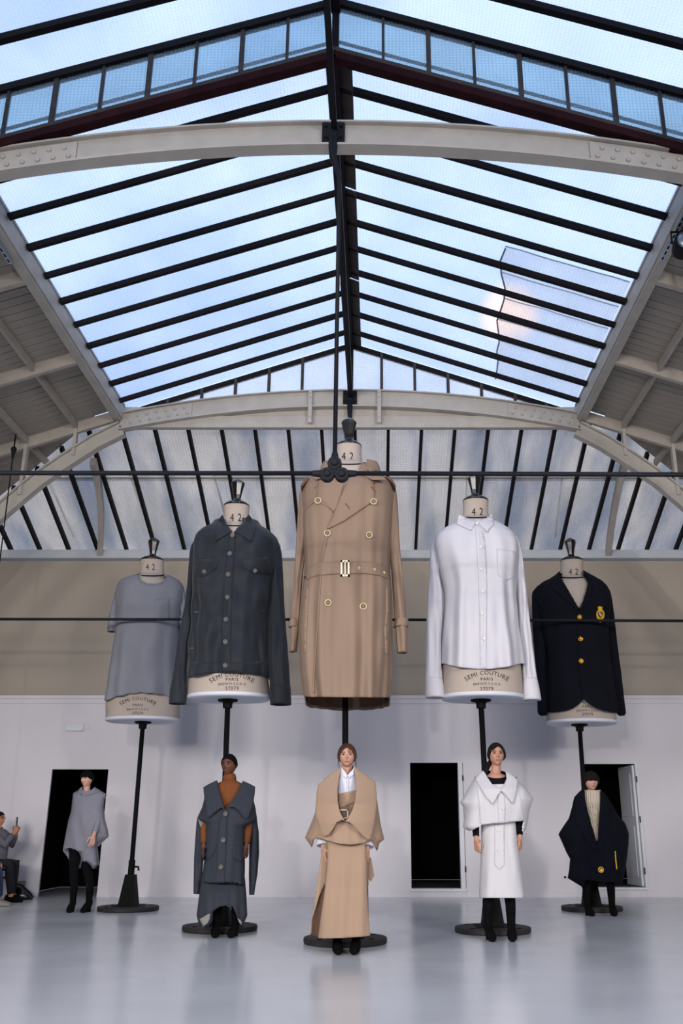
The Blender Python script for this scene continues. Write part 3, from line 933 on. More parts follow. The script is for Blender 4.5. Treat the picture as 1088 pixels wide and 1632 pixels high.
def puff(poly, Yc, df, db, step=4.0, fold=None, open_bottom=True):
    """garment volume: same outline front and back, elliptical across"""
    V, Fc, E = tri(poly, step); P = densify(poly, 1.0)
    def ext(v):
        xs = []
        for i in range(len(P)):
            (x0, y0), (x1, y1) = P[i - 1], P[i]
            if (y0 - v) * (y1 - v) <= 0 and y0 != y1: xs.append(x0 + (x1 - x0) * (v - y0) / (y1 - y0))
        return (min(xs), max(xs)) if xs else (0, 1)
    v0 = min(p.y for p in V); v1 = max(p.y for p in V)
    fr, bk = [], []; cache = {}
    for p in V:
        kk = round(p.y * 2)
        if kk not in cache: cache[kk] = ext(min(max(p.y, v0 + .3), v1 - .3))
        a, b = cache[kk]; m = (a + b) / 2; h = max(1.0, (b - a) / 2); t = max(-1, min(1, (p.x - m) / h))
        c = sqrt(max(0, 1 - t * t)); s = (p.y - v0) / (v1 - v0); top = min(1, 0.35 + s * 2.2)
        f_ = fold(p.x, p.y, t, s) if fold else 0
        fr.append(at(p.x, p.y, Yc - df * c * top + f_ * min(1, c * 2)))
        q_ = at(p.x, p.y, Yc); q_.y += db * c * top; bk.append(q_)
    mb = MB(); n = len(fr); mb.v = fr + bk
    cnt = {}
    for f in Fc:
        mb.f.append(tuple(f)); mb.f.append(tuple(i + n for i in f)[::-1])
        for i in range(3):
            e_ = (f[i], f[(i + 1) % 3]); cnt.setdefault(tuple(sorted(e_)), []).append(e_)
    for k, l in cnt.items():
        if len(l) == 1:
            a, b = l[0]
            mb.f.append((b, a, a + n, b + n))
    return mb


def folds(amp, ks, ramp=1.0, start=0.0, seed=0.0, na=0.0, ns=5.0):
    def f(th, s, ex, ey):
        w_ = max(0, (s - start) / (1 - start)) ** ramp
        d = sum(math.sin(k * th + ph + s * dr) * a for k, ph, a, dr in ks) * amp * w_
        if na: d += min(1, s * 6) * na * noise.noise(Vector((ex * 2.2, ey * 2.2 + seed, s * ns)))
        return d
    return f


def sleeve(path, Y0, depth=0.9, n=28, wr=0.012, seed=0.0, flare=None, sub=40, yoff=None, cuts=(0.0,)):
    """path rows: (v, uL, uR) outline of a hanging sleeve in the plane Y0 (+yoff per row)"""
    rows = [(r[0], r[1], r[2], (r[3] if len(r) > 3 else 0.0)) for r in path]
    R = interp(rows, sub); mb = MB(); g = []
    for i, (v, uL, uR, yo) in enumerate(R):
        s = i / (sub - 1); Y = Y0 + yo; a = at(uL, v, Y); b = at(uR, v, Y); c = (a + b) / 2; h = (b - a).length / 2
        ring = []
        for j in range(n):
            th = 2 * pi * j / n
            w_ = 1 + wr * 4 * noise.noise(Vector((cos(th) * 1.5 + seed, sin(th) * 1.5, s * 7)))
            dd = wr * 2.2 * noise.noise(Vector((cos(th) * 1.3 + seed, sin(th) * 2.3, s * 5 + 9)))
            ring.append(Vector((c.x + h * cos(th), c.y + (h * depth * w_ + dd) * sin(th), c.z - 0.02 * 0)))
        g.append(ring)
    mb.grid(g, closed=True)
    c0 = sum(g[0], Vector()) / n; mb.v.append(c0); k = len(mb.v) - 1
    for j in range(n): mb.f.append((k, j, (j + 1) % n))
    return mb


def button(name, u, v, bvh, r, Yf, m, parent, rim=None, th=0.012, off=0.004):
    Y = hitY(bvh, u, v, Yf); c = at(u, v, Y - off)
    b = MB().lathe(c, [(r * 0.55, -0.002), (r, 0.0), (r, th * .6), (r * .9, th), (r * .72, th), (r * .66, th * .72), (r * 0.01, th * .72)], 18, 'y')
    o = obj(name, b, m, parent, True)
    if rim:
        q_ = MB().lathe(c, [(r * .98, -0.001), (r * 1.22, 0.0), (r * 1.22, th * .8), (r * .98, th * .9)], 20, 'y', cap=False)
        obj('rim', q_, rim, o, True)
    return o


def text_mesh(s, size, at_fn, name, m, parent, align='CENTER', bold=0.0, spacing=1.0, th=0.003):
    """flat print: at_fn(x, y) -> world point on the form"""
    cu = bpy.data.curves.new('t', 'FONT'); cu.body = s; cu.size = size; cu.align_x = align; cu.offset = bold
    cu.space_character = spacing; cu.resolution_u = 3
    o = bpy.data.objects.new('t', cu); COL.objects.link(o)
    dg = bpy.context.evaluated_depsgraph_get(); me = bpy.data.meshes.new_from_object(o.evaluated_get(dg))
    bpy.data.objects.remove(o); bpy.data.curves.remove(cu)
    vs = [at_fn(p.co.x, p.co.y) for p in me.vertices]; fs = [tuple(f.vertices) for f in me.polygons]
    bpy.data.meshes.remove(me)
    return MB().add(vs, fs)


def on_form(bvh, u0, v0, Yf, pxpm, arc=0.0, bulge=0.0):
    """place text metres (x, y) round pixel (u0, v0) on the canvas"""
    def f(x, y):
        u = u0 + x * pxpm; v = v0 - y * pxpm + arc * x * x * pxpm + bulge * x * x * pxpm
        return at(u, v, hitY(bvh, u, v, Yf) - 0.004)
    return f


def fit_text(s, wpx, u0, v0, bvh, Yf, arc=0.0, hsc=1.0):
    """printed word wpx wide, centred on (u0, v0), its ends arc px lower"""
    m_ = text_mesh(s, 1.0, lambda x, y: Vector((x, 0, y)), '', None, None, spacing=1.15)
    xs = [p.x for p in m_.v]; zs = [p.z for p in m_.v]; xm = (min(xs) + max(xs)) / 2; zm = (min(zs) + max(zs)) / 2; k_ = wpx / (max(xs) - min(xs))
    out = []
    for p in m_.v:
        dx = (p.x - xm) * k_; dz = (p.z - zm) * k_ * hsc; a = (dx / (wpx / 2))
        u = u0 + dx + dz * a * arc / wpx * 4 * .9; v = v0 - dz + arc * a * a
        out.append(at(u, v, hitY(bvh, u, v, Yf) - 0.004))
    return MB().add(out, m_.f)


def stand(t, Y0, u_top, v_top, u_bot, v_bot, rdisc, cone=0.40):
    rdisc = 0.415
    """pole, socket cone and round iron foot"""
    b0 = at(u_bot, v_bot, Y0); b0.z = 0; tp = at(u_top, v_top, Y0)
    obj('pole', MB().tube([b0 + Vector((0, 0, 0.1)), b0 + (tp - b0) * 0.5, tp], 0.033, 16), M_POLE, t, True)
    obj('base_plate', MB().lathe(b0, [(rdisc * .98, 0.0), (rdisc, 0.012), (rdisc, 0.045), (rdisc * .985, 0.055), (rdisc * .45, 0.06), (0.2, 0.062)], 56), M_BASE, t)
    c = MB(); h = cone
    def fr(w0, w1, z0, z1):
        c.hexa([b0 + Vector(p_) for p_ in ((-w0, -w0, z0), (w0, -w0, z0), (w0, w0, z0), (-w0, w0, z0), (-w1, -w1, z1), (w1, -w1, z1), (w1, w1, z1), (-w1, w1, z1))])
    fr(0.19, 0.19, 0.055, 0.07); fr(0.118, 0.066, 0.07, h + .06)
    c.lathe(b0 + Vector((0, 0, 0.06)), [(0.046, h - 0.05), (0.046, h + 0.18), (0.036, h + 0.19)], 14)
    obj('socket', c, M_POLE, t)
    k_ = MB().tube([b0 + Vector((0.05, -0.02, h + 0.16)), b0 + Vector((0.10, -0.03, h + 0.16)), b0 + Vector((0.11, -0.03, h + 0.11))], 0.014, 8)
    obj('clamp_lever', k_, M_POLE, t, True)
    hs = MB()
    for a_ in (0.6, 2.5, 3.9, 5.6):
        hs.lathe(b0 + Vector((cos(a_) * rdisc * .8, sin(a_) * rdisc * .8, 0.057)), [(0.028, 0), (0.028, 0.004), (0.018, 0.006)], 10)
    obj('bolt', hs, M_POLE, t)['kind'] = 'stuff'
    return b0


def dress_form(lab, Y0, neck, body, rim, disc, fl, foot, rdisc, dep=0.42, text=None, tv=0.0, mark=None, tsc=1.0):
    """neck=(u, vtop, vbot, halfw px); body rows (v,uL,uR); rim=(v,uL,uR); foot=(u,v)"""
    b0 = at(foot[0], foot[1], Y0); b0.z = 0
    t = thing('dress_form', lab, 'mannequin', b0)
    nu, v0, v1, hw = neck
    rows = [(v0, nu - hw, nu + hw, .14, .14), (v0 + (v1 - v0) * .35, nu - hw * .98, nu + hw * .98, .145, .145), (v1, nu - hw * 1.05, nu + hw * 1.05, .16, .16)]
    for r in body: rows.append((r[0], r[1], r[2], dep * (r[3] if len(r) > 3 else 1), dep * (r[3] if len(r) > 3 else 1)))
    rows.append((rim[0], rim[1], rim[2], dep * 1.0, dep * 1.0))
    mb = ring_loft(rows, Y0, nr=70, n=72, p=2.15)
    obj('torso', mb, M_CREAM, t, True)
    bv = bvh_of(mb)
    # piped rim and white underside
    a = at(rim[1], rim[0], Y0); b = at(rim[2], rim[0], Y0); cx = (a.x + b.x) / 2; hx = (b.x - a.x) / 2; zr = a.z
    n = 72; u_ = MB(); g = []
    for (sc, dz) in ((1.012, 0.012), (1.015, -0.018), (0.99, -0.030), (0.5, -0.030), (0.02, -0.030)):
        g.append([Vector((cx + hx * sc * (abs(cos(th)) ** (2 / 2.15)) * (1 if cos(th) > 0 else -1), Y0 + dep * sc * (abs(sin(th)) ** (2 / 2.15)) * (1 if sin(th) > 0 else -1), zr + dz)) for th in [2 * pi * j / n for j in range(n)]])
    u_.grid(g, closed=True)
    obj('underside', u_, M_DISC, t, True)
    # turned handle and cap on the neck
    c = at(nu, v0, Y0); k = 1.0; r_ = (at(nu + hw, v0, Y0).x - c.x)
    cap = MB().lathe(c, [(r_ * 1.02, -0.005), (r_ * 1.0, 0.012), (r_ * .75, 0.045), (r_ * .35, 0.065), (0.02, 0.07)], 28)
    obj('neck_cap', cap, M_GLOSSB, t, True)
    kn = MB().lathe(c, [(0.085, 0.05), (0.062, 0.075), (0.048, 0.10), (0.055, 0.15), (0.085, 0.285), (0.092, 0.31), (0.086, 0.325), (0.03, 0.365), (0.002, 0.37)], 8)
    obj('knob', kn, M_GLOSSB, t)
    # black tape round the neck
    tpp = [(nu + hw * 1.06 * a, v1 - 1.2 + 2.2 * (1 - a * a) * .5) for a in (-1, -.7, -.35, 0, .35, .7, 1)]
    tpp += [(u_, v_ + 2.0) for u_, v_ in reversed(tpp)]
    obj('neck_tape', sheet(tpp, on(bv, .006, Y0 - .1), .008, 1.8), M_INK, t)
    px = F / (at(nu, (v0 + v1) / 2, Y0).y * 1 / ray(nu, (v0 + v1) / 2).y)
    mu, mv = mark
    tm = fit_text('4 2', 14.5 * tsc, mu, mv, bv, Y0, 0.0, 1.35)
    obj('size_mark', tm, M_INK, t)
    if text:
        um = (rim[1] + rim[2]) / 2 + fl
        for s, wd, vv_, nm, ar in (('SEMI COUTURE', 57, text[0], 'maker_mark', 9.0), ('PARIS', 16, text[1], 'city_mark', 0.3), ('BREVETE S.G.D.G', 35, text[2], 'patent_mark', .9), ('37079', 17, text[3], 'number_mark', 0.3)):
            obj(nm, fit_text(s, wd * tsc, um, vv_, bv, Y0, ar * tsc), M_INK, t)
    pt = at(disc[0], disc[1], Y0)
    obj('flange', MB().lathe((pt.x, Y0, zr - 0.03), [(0.12, 0.0), (0.12, -0.02), (0.06, -0.035), (0.055, -0.1), (0.05, -0.1)], 16), M_POLE, t)
    uu, vv = proj((pt.x, Y0, zr - 0.06))
    stand(t, Y0, uu, vv, foot[0], foot[1], rdisc)
    return t, bv


def S(sc, ox, oy): return lambda x, y: (ox + x / sc, oy + y / sc)


def PL(tf, pts): return [tf(x, y) for x, y in pts]


# ---------------------------------------------------------------- 1. grey T-shirt form
Y0 = 13.60; k = S(5.1, 150, 850)


def R3(tf, rows):   # (y, xL, xR, df, db) crop -> photo
    return [(tf(0, r[0])[1], tf(r[1], 0)[0], tf(r[2], 0)[0]) + tuple(r[3:]) for r in rows]


t, bv = dress_form('mannequin form under the grey T-shirt, farthest left', Y0, (242.5, 893.5, 917, 18.5),
                   [(922, 221, 262, .6), (935, 200, 278, .8), (990, 195, 282, .95), (1060, 190, 284, .95), (1110, 171, 286, .98)],
                   (1147, 170, 285), (228, 1150), -8, (204, 1450), 0.62, text=(1113, 1123.5, 1130, 1136.5), mark=(239.5, 903.5))
g = thing('t_shirt', 'giant grey short-sleeved T-shirt on the farthest left mannequin form', 'shirt', at(228, 1100, Y0))
rows = R3(k, [(352, 372, 585, .17, .17), (372, 300, 645, .24, .22), (400, 225, 695, .32, .3), (440, 195, 722, .38, .36), (500, 186, 728, .43, .40), (600, 188, 718, .46, .42), (800, 182, 690, .48, .44), (1000, 158, 678, .49, .45), (1200, 118, 688, .50, .46), (1345, 98, 695, .51, .47)])
fo = folds(0.055, [(5, 0.4, .6, 1.0), (9, 1.3, .4, -1.5), (13, 2.0, .2, 0)], 1.3, 0.15, 1.0, 0.05, 4.0)
mb = ring_loft(rows, Y0, 90, 150, 2.2, fo, hem=lambda u, fr: 1104 + 12 * ((u - 228) / 58) ** 2 + 0.8 * math.sin(u * .33), top=lambda th, ex, ey: .03)
cut(mb, PL(k, [(352, 300), (366, 352), (384, 382), (425, 402), (475, 408), (525, 402), (567, 382), (586, 352), (600, 300)]), Y0 + .02)
body = obj('body', mb, M_TEE, g, True, solid=0.008); tb = bvh_of(mb)
nr_ = PL(k, [(354, 350), (374, 390), (420, 416), (475, 423), (530, 416), (577, 390), (598, 350), (586, 350), (567, 381), (525, 401), (475, 407), (425, 401), (384, 381), (366, 350)])
obj('neck_rib', sheet(nr_, on(tb, .012, Y0 - .2), .012, 2.5), M_TEE, g, True)
sl = sleeve(R3(k, [(440, 186, 290, .02), (500, 165, 275, .0), (600, 140, 240, .0), (700, 118, 215, .0), (800, 108, 190, .0)]), Y0, 1.15, wr=.02)
obj('sleeve', sl, M_TEE, g, True, solid=0.008)
sl = sleeve(R3(k, [(440, 640, 728, .02), (500, 665, 742, .0), (600, 680, 752, .0), (700, 690, 760, .0), (810, 700, 765, .0)]), Y0, 1.15, wr=.02, seed=5)
obj('sleeve', sl, M_TEE, g, True, solid=0.008)
pk = sheet(PL(k, [(500, 530), (610, 530), (612, 700), (500, 700)]), on(tb, .008, Y0 - .4), .006, 4)
obj('chest_pocket', pk, M_TEE, g, True)

# ---------------------------------------------------------------- 2. denim-blue jacket
Y0 = 11.08; k = S(4.08, 270, 750)
t, bv = dress_form('mannequin form under the dark blue button jacket, second from left', Y0, (377, 807, 837, 20.5),
                   [(845, 346, 405, .6), (862, 325, 425, .8), (920, 318, 422, .95), (1000, 312, 420, .95), (1070, 303, 426, .98)],
                   (1111, 300.5, 430.5), (363, 1116), 4, (350, 1482), 0.62, text=(1074.5, 1082.3, 1089.6, 1096.8), mark=(375.5, 824.5), tsc=1.24)
g = thing('denim_jacket', 'giant dark blue button-front jacket with two chest pocket flaps', 'jacket', at(365, 1050, Y0))
rows = R3(k, [(335, 290, 580, .20, .20), (372, 258, 608, .27, .26), (400, 205, 655, .33, .30), (440, 172, 695, .38, .34), (490, 158, 708, .41, .37), (600, 158, 690, .44, .4), (800, 155, 655, .45, .41), (1000, 145, 640, .46, .42), (1180, 134, 640, .47, .43), (1345, 124, 655, .48, .44)])
fo = folds(0.050, [(7, 0.9, .5, 3.0), (11, 2.3, .4, -4), (17, .5, .3, 2)], 0.8, 0.1, 7.0, 0.09, 7.0)
mb = ring_loft(rows, Y0, 100, 160, 2.3, fo, hem=lambda u, fr: 1072 + 7.5 * ((u - 365) / 65) ** 2)
cut(mb, PL(k, [(348, 230), (352, 340), (380, 370), (412, 405), (440, 370), (472, 340), (476, 230)]), Y0 - .02)
obj('body', mb, M_DENIM, g, True, solid=0.01); jb = bvh_of(mb)
for side, rws in enumerate((
        [(440, 168, 260, .02), (500, 138, 230, .02), (560, 128, 205, .0), (700, 118, 180, .0), (850, 102, 162, -.02), (1000, 72, 142, -.04), (1150, 50, 124, -.06), (1300, 28, 112, -.08), (1420, 8, 112, -.08), (1515, -2, 106, -.08)],
        [(440, 610, 700, .02), (500, 640, 722, .02), (560, 655, 732, .0), (700, 655, 740, .0), (850, 648, 746, -.02), (1000, 642, 756, -.04), (1150, 642, 768, -.06), (1300, 648, 779, -.08), (1420, 653, 786, -.08), (1520, 656, 790, -.08)])):
    sl = sleeve(R3(k, rws), Y0, 0.95, wr=.02, seed=side * 4.0, sub=60)
    so_ = obj('sleeve', sl, M_DENIM, g, True, solid=0.01)
    last = rws[-1]
    cf = sleeve(R3(k, [(1405, rws[-2][1] - 2, rws[-2][2] + 2, -.08), (1460, (rws[-2][1] + last[1]) / 2 - 3, (rws[-2][2] + last[2]) / 2 + 2, -.08), (last[0] + 3, last[1] - 2, last[2] + 2, -.08)]), Y0, 0.97, wr=0.004, sub=10)
    cf.f = cf.f[:-28]
    obj('cuff', cf, M_DENIM, so_, True, solid=0.012)
# yoke collar, placket, band, flaps, seams
Yf = Y0 - 0.40
for poly in ([(345, 285), (318, 320), (298, 458), (392, 402), (408, 392), (372, 350)], [(515, 283), (548, 330), (560, 372), (528, 458), (425, 395), (470, 345)]):
    obj('collar', sheet(PL(k, poly), lambda u, v: min(hitY(jb, u, v, Yf), Y0 - 0.14 - 0.28 * (v - 820) / 40) - 0.03, .03, 4), M_DENIM, g, True)
obj('placket', sheet(PL(k, [(393, 400), (432, 400), (405, 820), (398, 1100), (398, 1316), (330, 1316), (338, 1000), (352, 700)]), on(jb, .010, Yf), .008, 4), M_DENIM, g, True)
for poly in ([(160, 680), (222, 680), (300, 630), (318, 575), (326, 590), (310, 642), (222, 694), (162, 688)],): pass
fl_ = []
for poly in ([(166, 575), (318, 578), (306, 634), (225, 688), (163, 684)], [(466, 578), (640, 560), (668, 655), (645, 672), (555, 664), (478, 634)]):
    fo_ = obj('pocket_flap', sheet(PL(k, poly), on(jb, .016, Yf), .014, 4), M_DENIM, g, True); fl_.append(fo_)
obj('waistband', sheet(PL(k, [(132, 1240), (330, 1250), (480, 1250), (632, 1238), (640, 1335), (560, 1318), (380, 1308), (250, 1316), (140, 1334)]), on(jb, .010, Yf), .008, 4), M_DENIM, g, True)
for x, y in ((410, 421), (392, 540), (382, 676), (376, 823), (367, 968), (363, 1113), (362, 1267)):
    u, v = k(x, y); button('button', u, v, jb, 0.030, Yf, M_GREYBTN, g, off=.018)
for (x, y), f_ in zip(((225, 657), (556, 652)), fl_):
    u, v = k(x, y); button('button', u, v, jb, 0.028, Yf, M_GREYBTN, f_, off=.024)
for (x, y) in ((175, 919), (608, 911), (145, 1155), (622, 1147)):
    obj('bar_tack', sheet(PL(k, [(x - 12, y - 3), (x + 12, y - 3), (x + 12, y + 3), (x - 12, y + 3)]), on(jb, .006, Yf), .006, 3), M_GREYBTN, g)

# ---------------------------------------------------------------- 3. trench coat
Y0 = 9.93; k = S(3.265, 440, 650)
t, bv = dress_form('mannequin form under the tan trench coat, tallest and in the middle', Y0, (555.5, 712, 739, 20.5),
                   [(746, 528, 582, .6), (764, 505, 608, .8), (830, 500, 606, .9), (900, 500, 604, .85), (1000, 497, 606, .9)],
                   (1080, 500, 604), (550, 1090), 0, (550, 1502), 0.64, mark=(553.5, 727), tsc=1.28)
g = thing('trench_coat', 'giant tan belted double-breasted trench coat on the middle mannequin form', 'coat', at(550, 1050, Y0))
rows = R3(k, [(325, 275, 470, .20, .20), (345, 225, 530, .26, .25), (365, 175, 575, .32, .30), (400, 145, 605, .38, .36), (450, 135, 612, .42, .4), (600, 140, 608, .45, .42), (800, 150, 592, .45, .42), (850, 148, 592, .45, .42), (1000, 128, 602, .50, .46), (1200, 120, 602, .54, .50), (1400, 128, 598, .56, .52), (1535, 146, 586, .57, .52)])
fo = folds(0.045, [(7, 0.2, .5, 1.5), (12, 1.7, .5, -1.0), (19, 2.5, .4, .5)], 0.8, 0.1, 3.0, 0.05, 5.0)


def hemT(u, fr):
    if not fr: return 1128
    return 1114 + 0.012 * (u - 550) + 4 * ((u - 552) / 68) ** 2 * 0.2 if u > 505 else 1114 - (505 - u) * 0.10


mb = ring_loft(rows, Y0, 110, 170, 2.3, fo, top=lambda th, ex, ey: -.10 * max(0, -ey), hem=lambda u, fr: 1111 + (u - 550) * .01 + (0 if fr else 12))
obj('body', mb, M_TRENCH, g, True, solid=0.01); cb = bvh_of(mb)
inn = ring_loft([(r[0], r[1] + 7, r[2] - 7, r[3] - .10, r[4] - .03) for r in rows[-4:]], Y0, 40, 120, 2.3, None, hem=lambda u, fr: 1109 + (0 if fr else 10))
obj('lining', inn, M_TRENCHIN, g, True)
for side, rws in enumerate((
        [(372, 150, 230, .02), (420, 128, 205, .02), (500, 116, 180, .0), (700, 104, 158, .0), (900, 90, 136, .0), (1050, 80, 126, -.02), (1180, 74, 116, -.04), (1270, 68, 108, -.06)],
        [(372, 530, 600, .02), (420, 560, 622, .02), (500, 572, 632, .0), (700, 584, 642, .0), (900, 602, 662, .0), (1050, 612, 674, -.02), (1180, 622, 682, -.04), (1275, 628, 682, -.06)])):
    sl = sleeve(R3(k, rws), Y0, 1.25, wr=.02, seed=11 + side * 4.0, sub=60)
    so_ = obj('sleeve', sl, M_TRENCH, g, True, solid=0.01)
    a_ = rws[5]; w_ = -6 if side == 0 else 6
    xa, xb = (66, 120) if side == 0 else (612, 688)
    cf = sleeve(R3(k, [(1098, xa + 6, xb - 2, -.03), (1120, xa + 1, xb, -.03), (1142, xa - 3, xb - 2, -.03)]), Y0, 1.28, wr=0.004, sub=8)
    cf.f = cf.f[:-28]
    obj('cuff_strap', cf, M_TRENCH, so_, True, solid=0.015)
    xa, xb = (122, 172) if side == 0 else (572, 622)
    ep = PL(k, [(160, 358), (172, 366), (140, 402), (128, 412), (126, 404)] if side == 0 else [(565, 356), (600, 368), (622, 402), (618, 412), (596, 382)])
    obj('epaulette', sheet(ep, lambda u, v: Y0 - 0.22, .4, 4), M_TRENCHIN, so_)
Yf = Y0 - 0.42
# upturned collar and crossed lapels
cl = [[(430, 330), (440, 290), (462, 288), (490, 315), (540, 348), (575, 372), (500, 372), (440, 345)],
      [(245, 292), (258, 276), (272, 300), (300, 330), (300, 345), (210, 368), (190, 366), (235, 338)]]
for poly in cl:
    obj('collar', sheet(PL(k, poly), lambda u, v: min(hitY(cb, u, v, Yf), Y0 - 0.12 - 0.012 * max(0, v - 740)) - .03, .03, 4), M_TRENCH, g, True)
cks = cut(ring_loft([(735, 516, 600, .2, .22), (745, 511, 605, .21, .24), (757, 508, 608, .24, .26)], Y0 + .02, 8, 60, 2.1, None, top=lambda th, ex, ey: 0.07 * ey), PL(k, [(262, 180), (262, 330), (330, 362), (400, 362), (436, 320), (470, 280), (470, 180)]), Y0)
obj('collar_stand', cks, M_TRENCH, g, True, solid=0.012)
lp = PL(k, [(388, 352), (430, 348), (498, 362), (508, 400), (512, 440), (505, 484), (440, 528), (350, 590), (262, 632), (300, 545), (340, 450)])
obj('lapel', sheet(lp, on(cb, .028, Yf), .024, 4), M_TRENCH, g, True)
lp = PL(k, [(300, 348), (360, 350), (352, 400), (316, 520), (296, 545), (262, 500), (205, 468), (222, 384), (200, 420), (214, 372)])
obj('lapel', sheet(lp, on(cb, .016, Yf), .014, 4), M_TRENCH, g, True)
gf = PL(k, [(200, 468), (252, 485), (290, 515), (297, 540), (262, 512), (205, 484), (160, 520), (146, 546), (148, 500)])
obj('storm_flap', sheet(gf, on(cb, .012, Yf), .010, 4), M_TRENCH, g, True)
obj('front_edge', sheet(PL(k, [(262, 632), (275, 640), (240, 800), (226, 1000), (205, 1300), (198, 1488), (186, 1478), (205, 1200), (225, 900), (244, 720)]), on(cb, .012, Yf), .011, 4), M_TRENCH, g, True)
bl = [(140, 872), (160, 835), (210, 806), (335, 797), (470, 800), (560, 815), (586, 832), (592, 895), (540, 872), (470, 862), (335, 862), (220, 870), (170, 885), (146, 905)]
be = obj('belt', sheet(PL(k, bl), on(cb, .022, Yf), .018, 4), M_TRENCH, g, True)
bk = MB()
for (x0, y0, x1, y1) in ((335, 793, 381, 803), (335, 866, 381, 876), (335, 793, 344, 876), (372, 793, 381, 876), (355, 797, 361, 872)):
    m_ = sheet(PL(k, [(x0, y0), (x1, y0), (x1, y1), (x0, y1)]), lambda u, v: Yf - .11, .03, 6); bk.add(m_.v, m_.f)
obj('buckle', bk, M_IVORY, be)
for x, y in ((431, 833), (511, 841), (560, 857)):
    u, v = k(x, y); button('eyelet', u, v, cb, 0.012, Yf, M_GOLD, be, rim=M_IVORY, off=.024, th=.006)
obj('belt_loop', sheet(PL(k, [(533, 808), (541, 808), (541, 868), (533, 868)]), on(cb, .034, Yf), .014, 3), M_TRENCH, be)
for x, y in ((217, 483), (507, 488), (266, 652), (484, 662), (270, 1015), (453, 1033)):
    u, v = k(x, y); button('button', u, v, cb, 0.030, Yf, M_OLIVE, g, rim=M_IVORY, off=.036 if y < 600 else .014, th=.014)
for x, y, a_ in ((370, 512, 1), (505, 382, 1), (504, 425, 1)):
    obj('buttonhole', sheet(PL(k, [(x - 13, y - 15), (x - 9, y - 17), (x + 13, y + 10), (x + 10, y + 13)]), on(cb, .034, Yf), .004, 3), M_TRENCHIN, g)
for poly in ([(158, 930), (168, 935), (160, 1130), (156, 1270), (128, 1285), (122, 1100), (140, 1010)], [(570, 930), (582, 950), (590, 1120), (582, 1285), (566, 1275), (562, 1150), (572, 1050)]):
    obj('side_pocket', sheet(PL(k, poly), on(cb, .010, Yf), .010, 4), M_TRENCH, g, True)

# ---------------------------------------------------------------- 4. white shirt
Y0 = 10.90; k = S(4.08, 660, 750)
t, bv = dress_form('mannequin form under the white shirt, second from right', Y0, (757.5, 799, 824, 20.5),
                   [(834, 730, 788, .6), (855, 712, 808, .8), (920, 710, 815, .92), (1000, 708, 820, .95), (1060, 705, 829, .98)],
                   (1111, 704, 833), (766, 1116), 7, (785, 1484), 0.61, text=(1072, 1082, 1089.6, 1097.3), mark=(760.5, 815.3), tsc=1.22)
g = thing('dress_shirt', 'giant white long-sleeved shirt with one chest pocket on a mannequin form', 'shirt', at(768, 1050, Y0))
rows = R3(k, [(325, 295, 520, .18, .18), (350, 262, 545, .24, .22), (372, 215, 585, .30, .28), (405, 165, 630, .35, .32), (440, 135, 660, .39, .35), (490, 125, 678, .42, .38), (560, 140, 680, .44, .4), (650, 165, 672, .45, .41), (800, 196, 660, .46, .42), (1000, 186, 676, .47, .43), (1150, 176, 696, .48, .44), (1275, 170, 712, .49, .44)])
fo = folds(0.048, [(6, 0.6, .6, 1.5), (11, 2.1, .5, -1.8), (17, .3, .35, 1)], 0.9, 0.15, 13.0, 0.06, 4.0)
mb = ring_loft(rows, Y0, 100, 160, 2.25, fo, hem=lambda u, fr: 1066 - 8.5 * min(1, (abs(u - 768) / 62)) ** 2 if fr else 1066)
obj('body', mb, M_SHIRT, g, True, solid=0.008); sb = bvh_of(mb)
for side, rws in enumerate((
        [(430, 135, 215, .02), (490, 106, 185, .02), (560, 102, 172, .0), (650, 98, 168, .0), (800, 88, 184, .0), (950, 80, 186, -.02), (1100, 77, 178, -.04), (1250, 74, 176, -.06), (1370, 72, 186, -.08), (1475, 73, 202, -.08)],
        [(430, 600, 668, .02), (490, 628, 692, .02), (560, 655, 704, .0), (650, 664, 714, .0), (800, 672, 733, .0), (950, 680, 748, -.02), (1100, 690, 766, -.04), (1250, 702, 784, -.06), (1370, 706, 800, -.08), (1490, 704, 823, -.08)])):
    sl = sleeve(R3(k, rws), Y0, 1.0, wr=.018, seed=31 + side * 4.0, sub=60)
    so_ = obj('sleeve', sl, M_SHIRT, g, True, solid=0.008)
    last = rws[-1]; pv = rws[-2]
    cf = sleeve(R3(k, [(pv[0] - 20, pv[1], pv[2] - 2, -.08), (pv[0] + 40, (pv[1] + last[1]) / 2 - 2, (pv[2] + last[2]) / 2, -.08), (last[0] + 3, last[1] - 2, last[2] + 2, -.08)]), Y0, 1.02, wr=0.004, sub=10)
    cf.f = cf.f[:-28]
    obj('cuff', cf, M_SHIRT, so_, True, solid=0.012)
Yf = Y0 - 0.4
for poly in ([(287, 284), (278, 345), (368, 388), (400, 340), (408, 326), (340, 305)], [(505, 283), (520, 348), (472, 396), (412, 334), (440, 318)]):
    obj('collar', sheet(PL(k, poly), lambda u, v: min(hitY(sb, u, v, Yf), Y0 - 0.16 - 0.24 * (v - 820) / 26) - 0.02, .025, 4), M_SHIRT, g, True)
obj('placket', sheet(PL(k, [(392, 350), (440, 360), (462, 480), (472, 640), (472, 900), (468, 1282), (426, 1288), (424, 1000), (416, 700), (405, 480)]), on(sb, .010, Yf), .008, 4), M_SHIRT, g, True)
obj('chest_pocket', sheet(PL(k, [(535, 505), (655, 525), (668, 690), (600, 715), (545, 680)]), on(sb, .010, Yf), .008, 4), M_SHIRT, g, True)
for x, y in ((407, 340), (430, 497), (435, 640), (445, 785), (440, 930), (453, 1093)):
    u, v = k(x, y); button('button', u, v, sb, 0.018, Yf, M_PEARL, g, off=.02, th=.008)

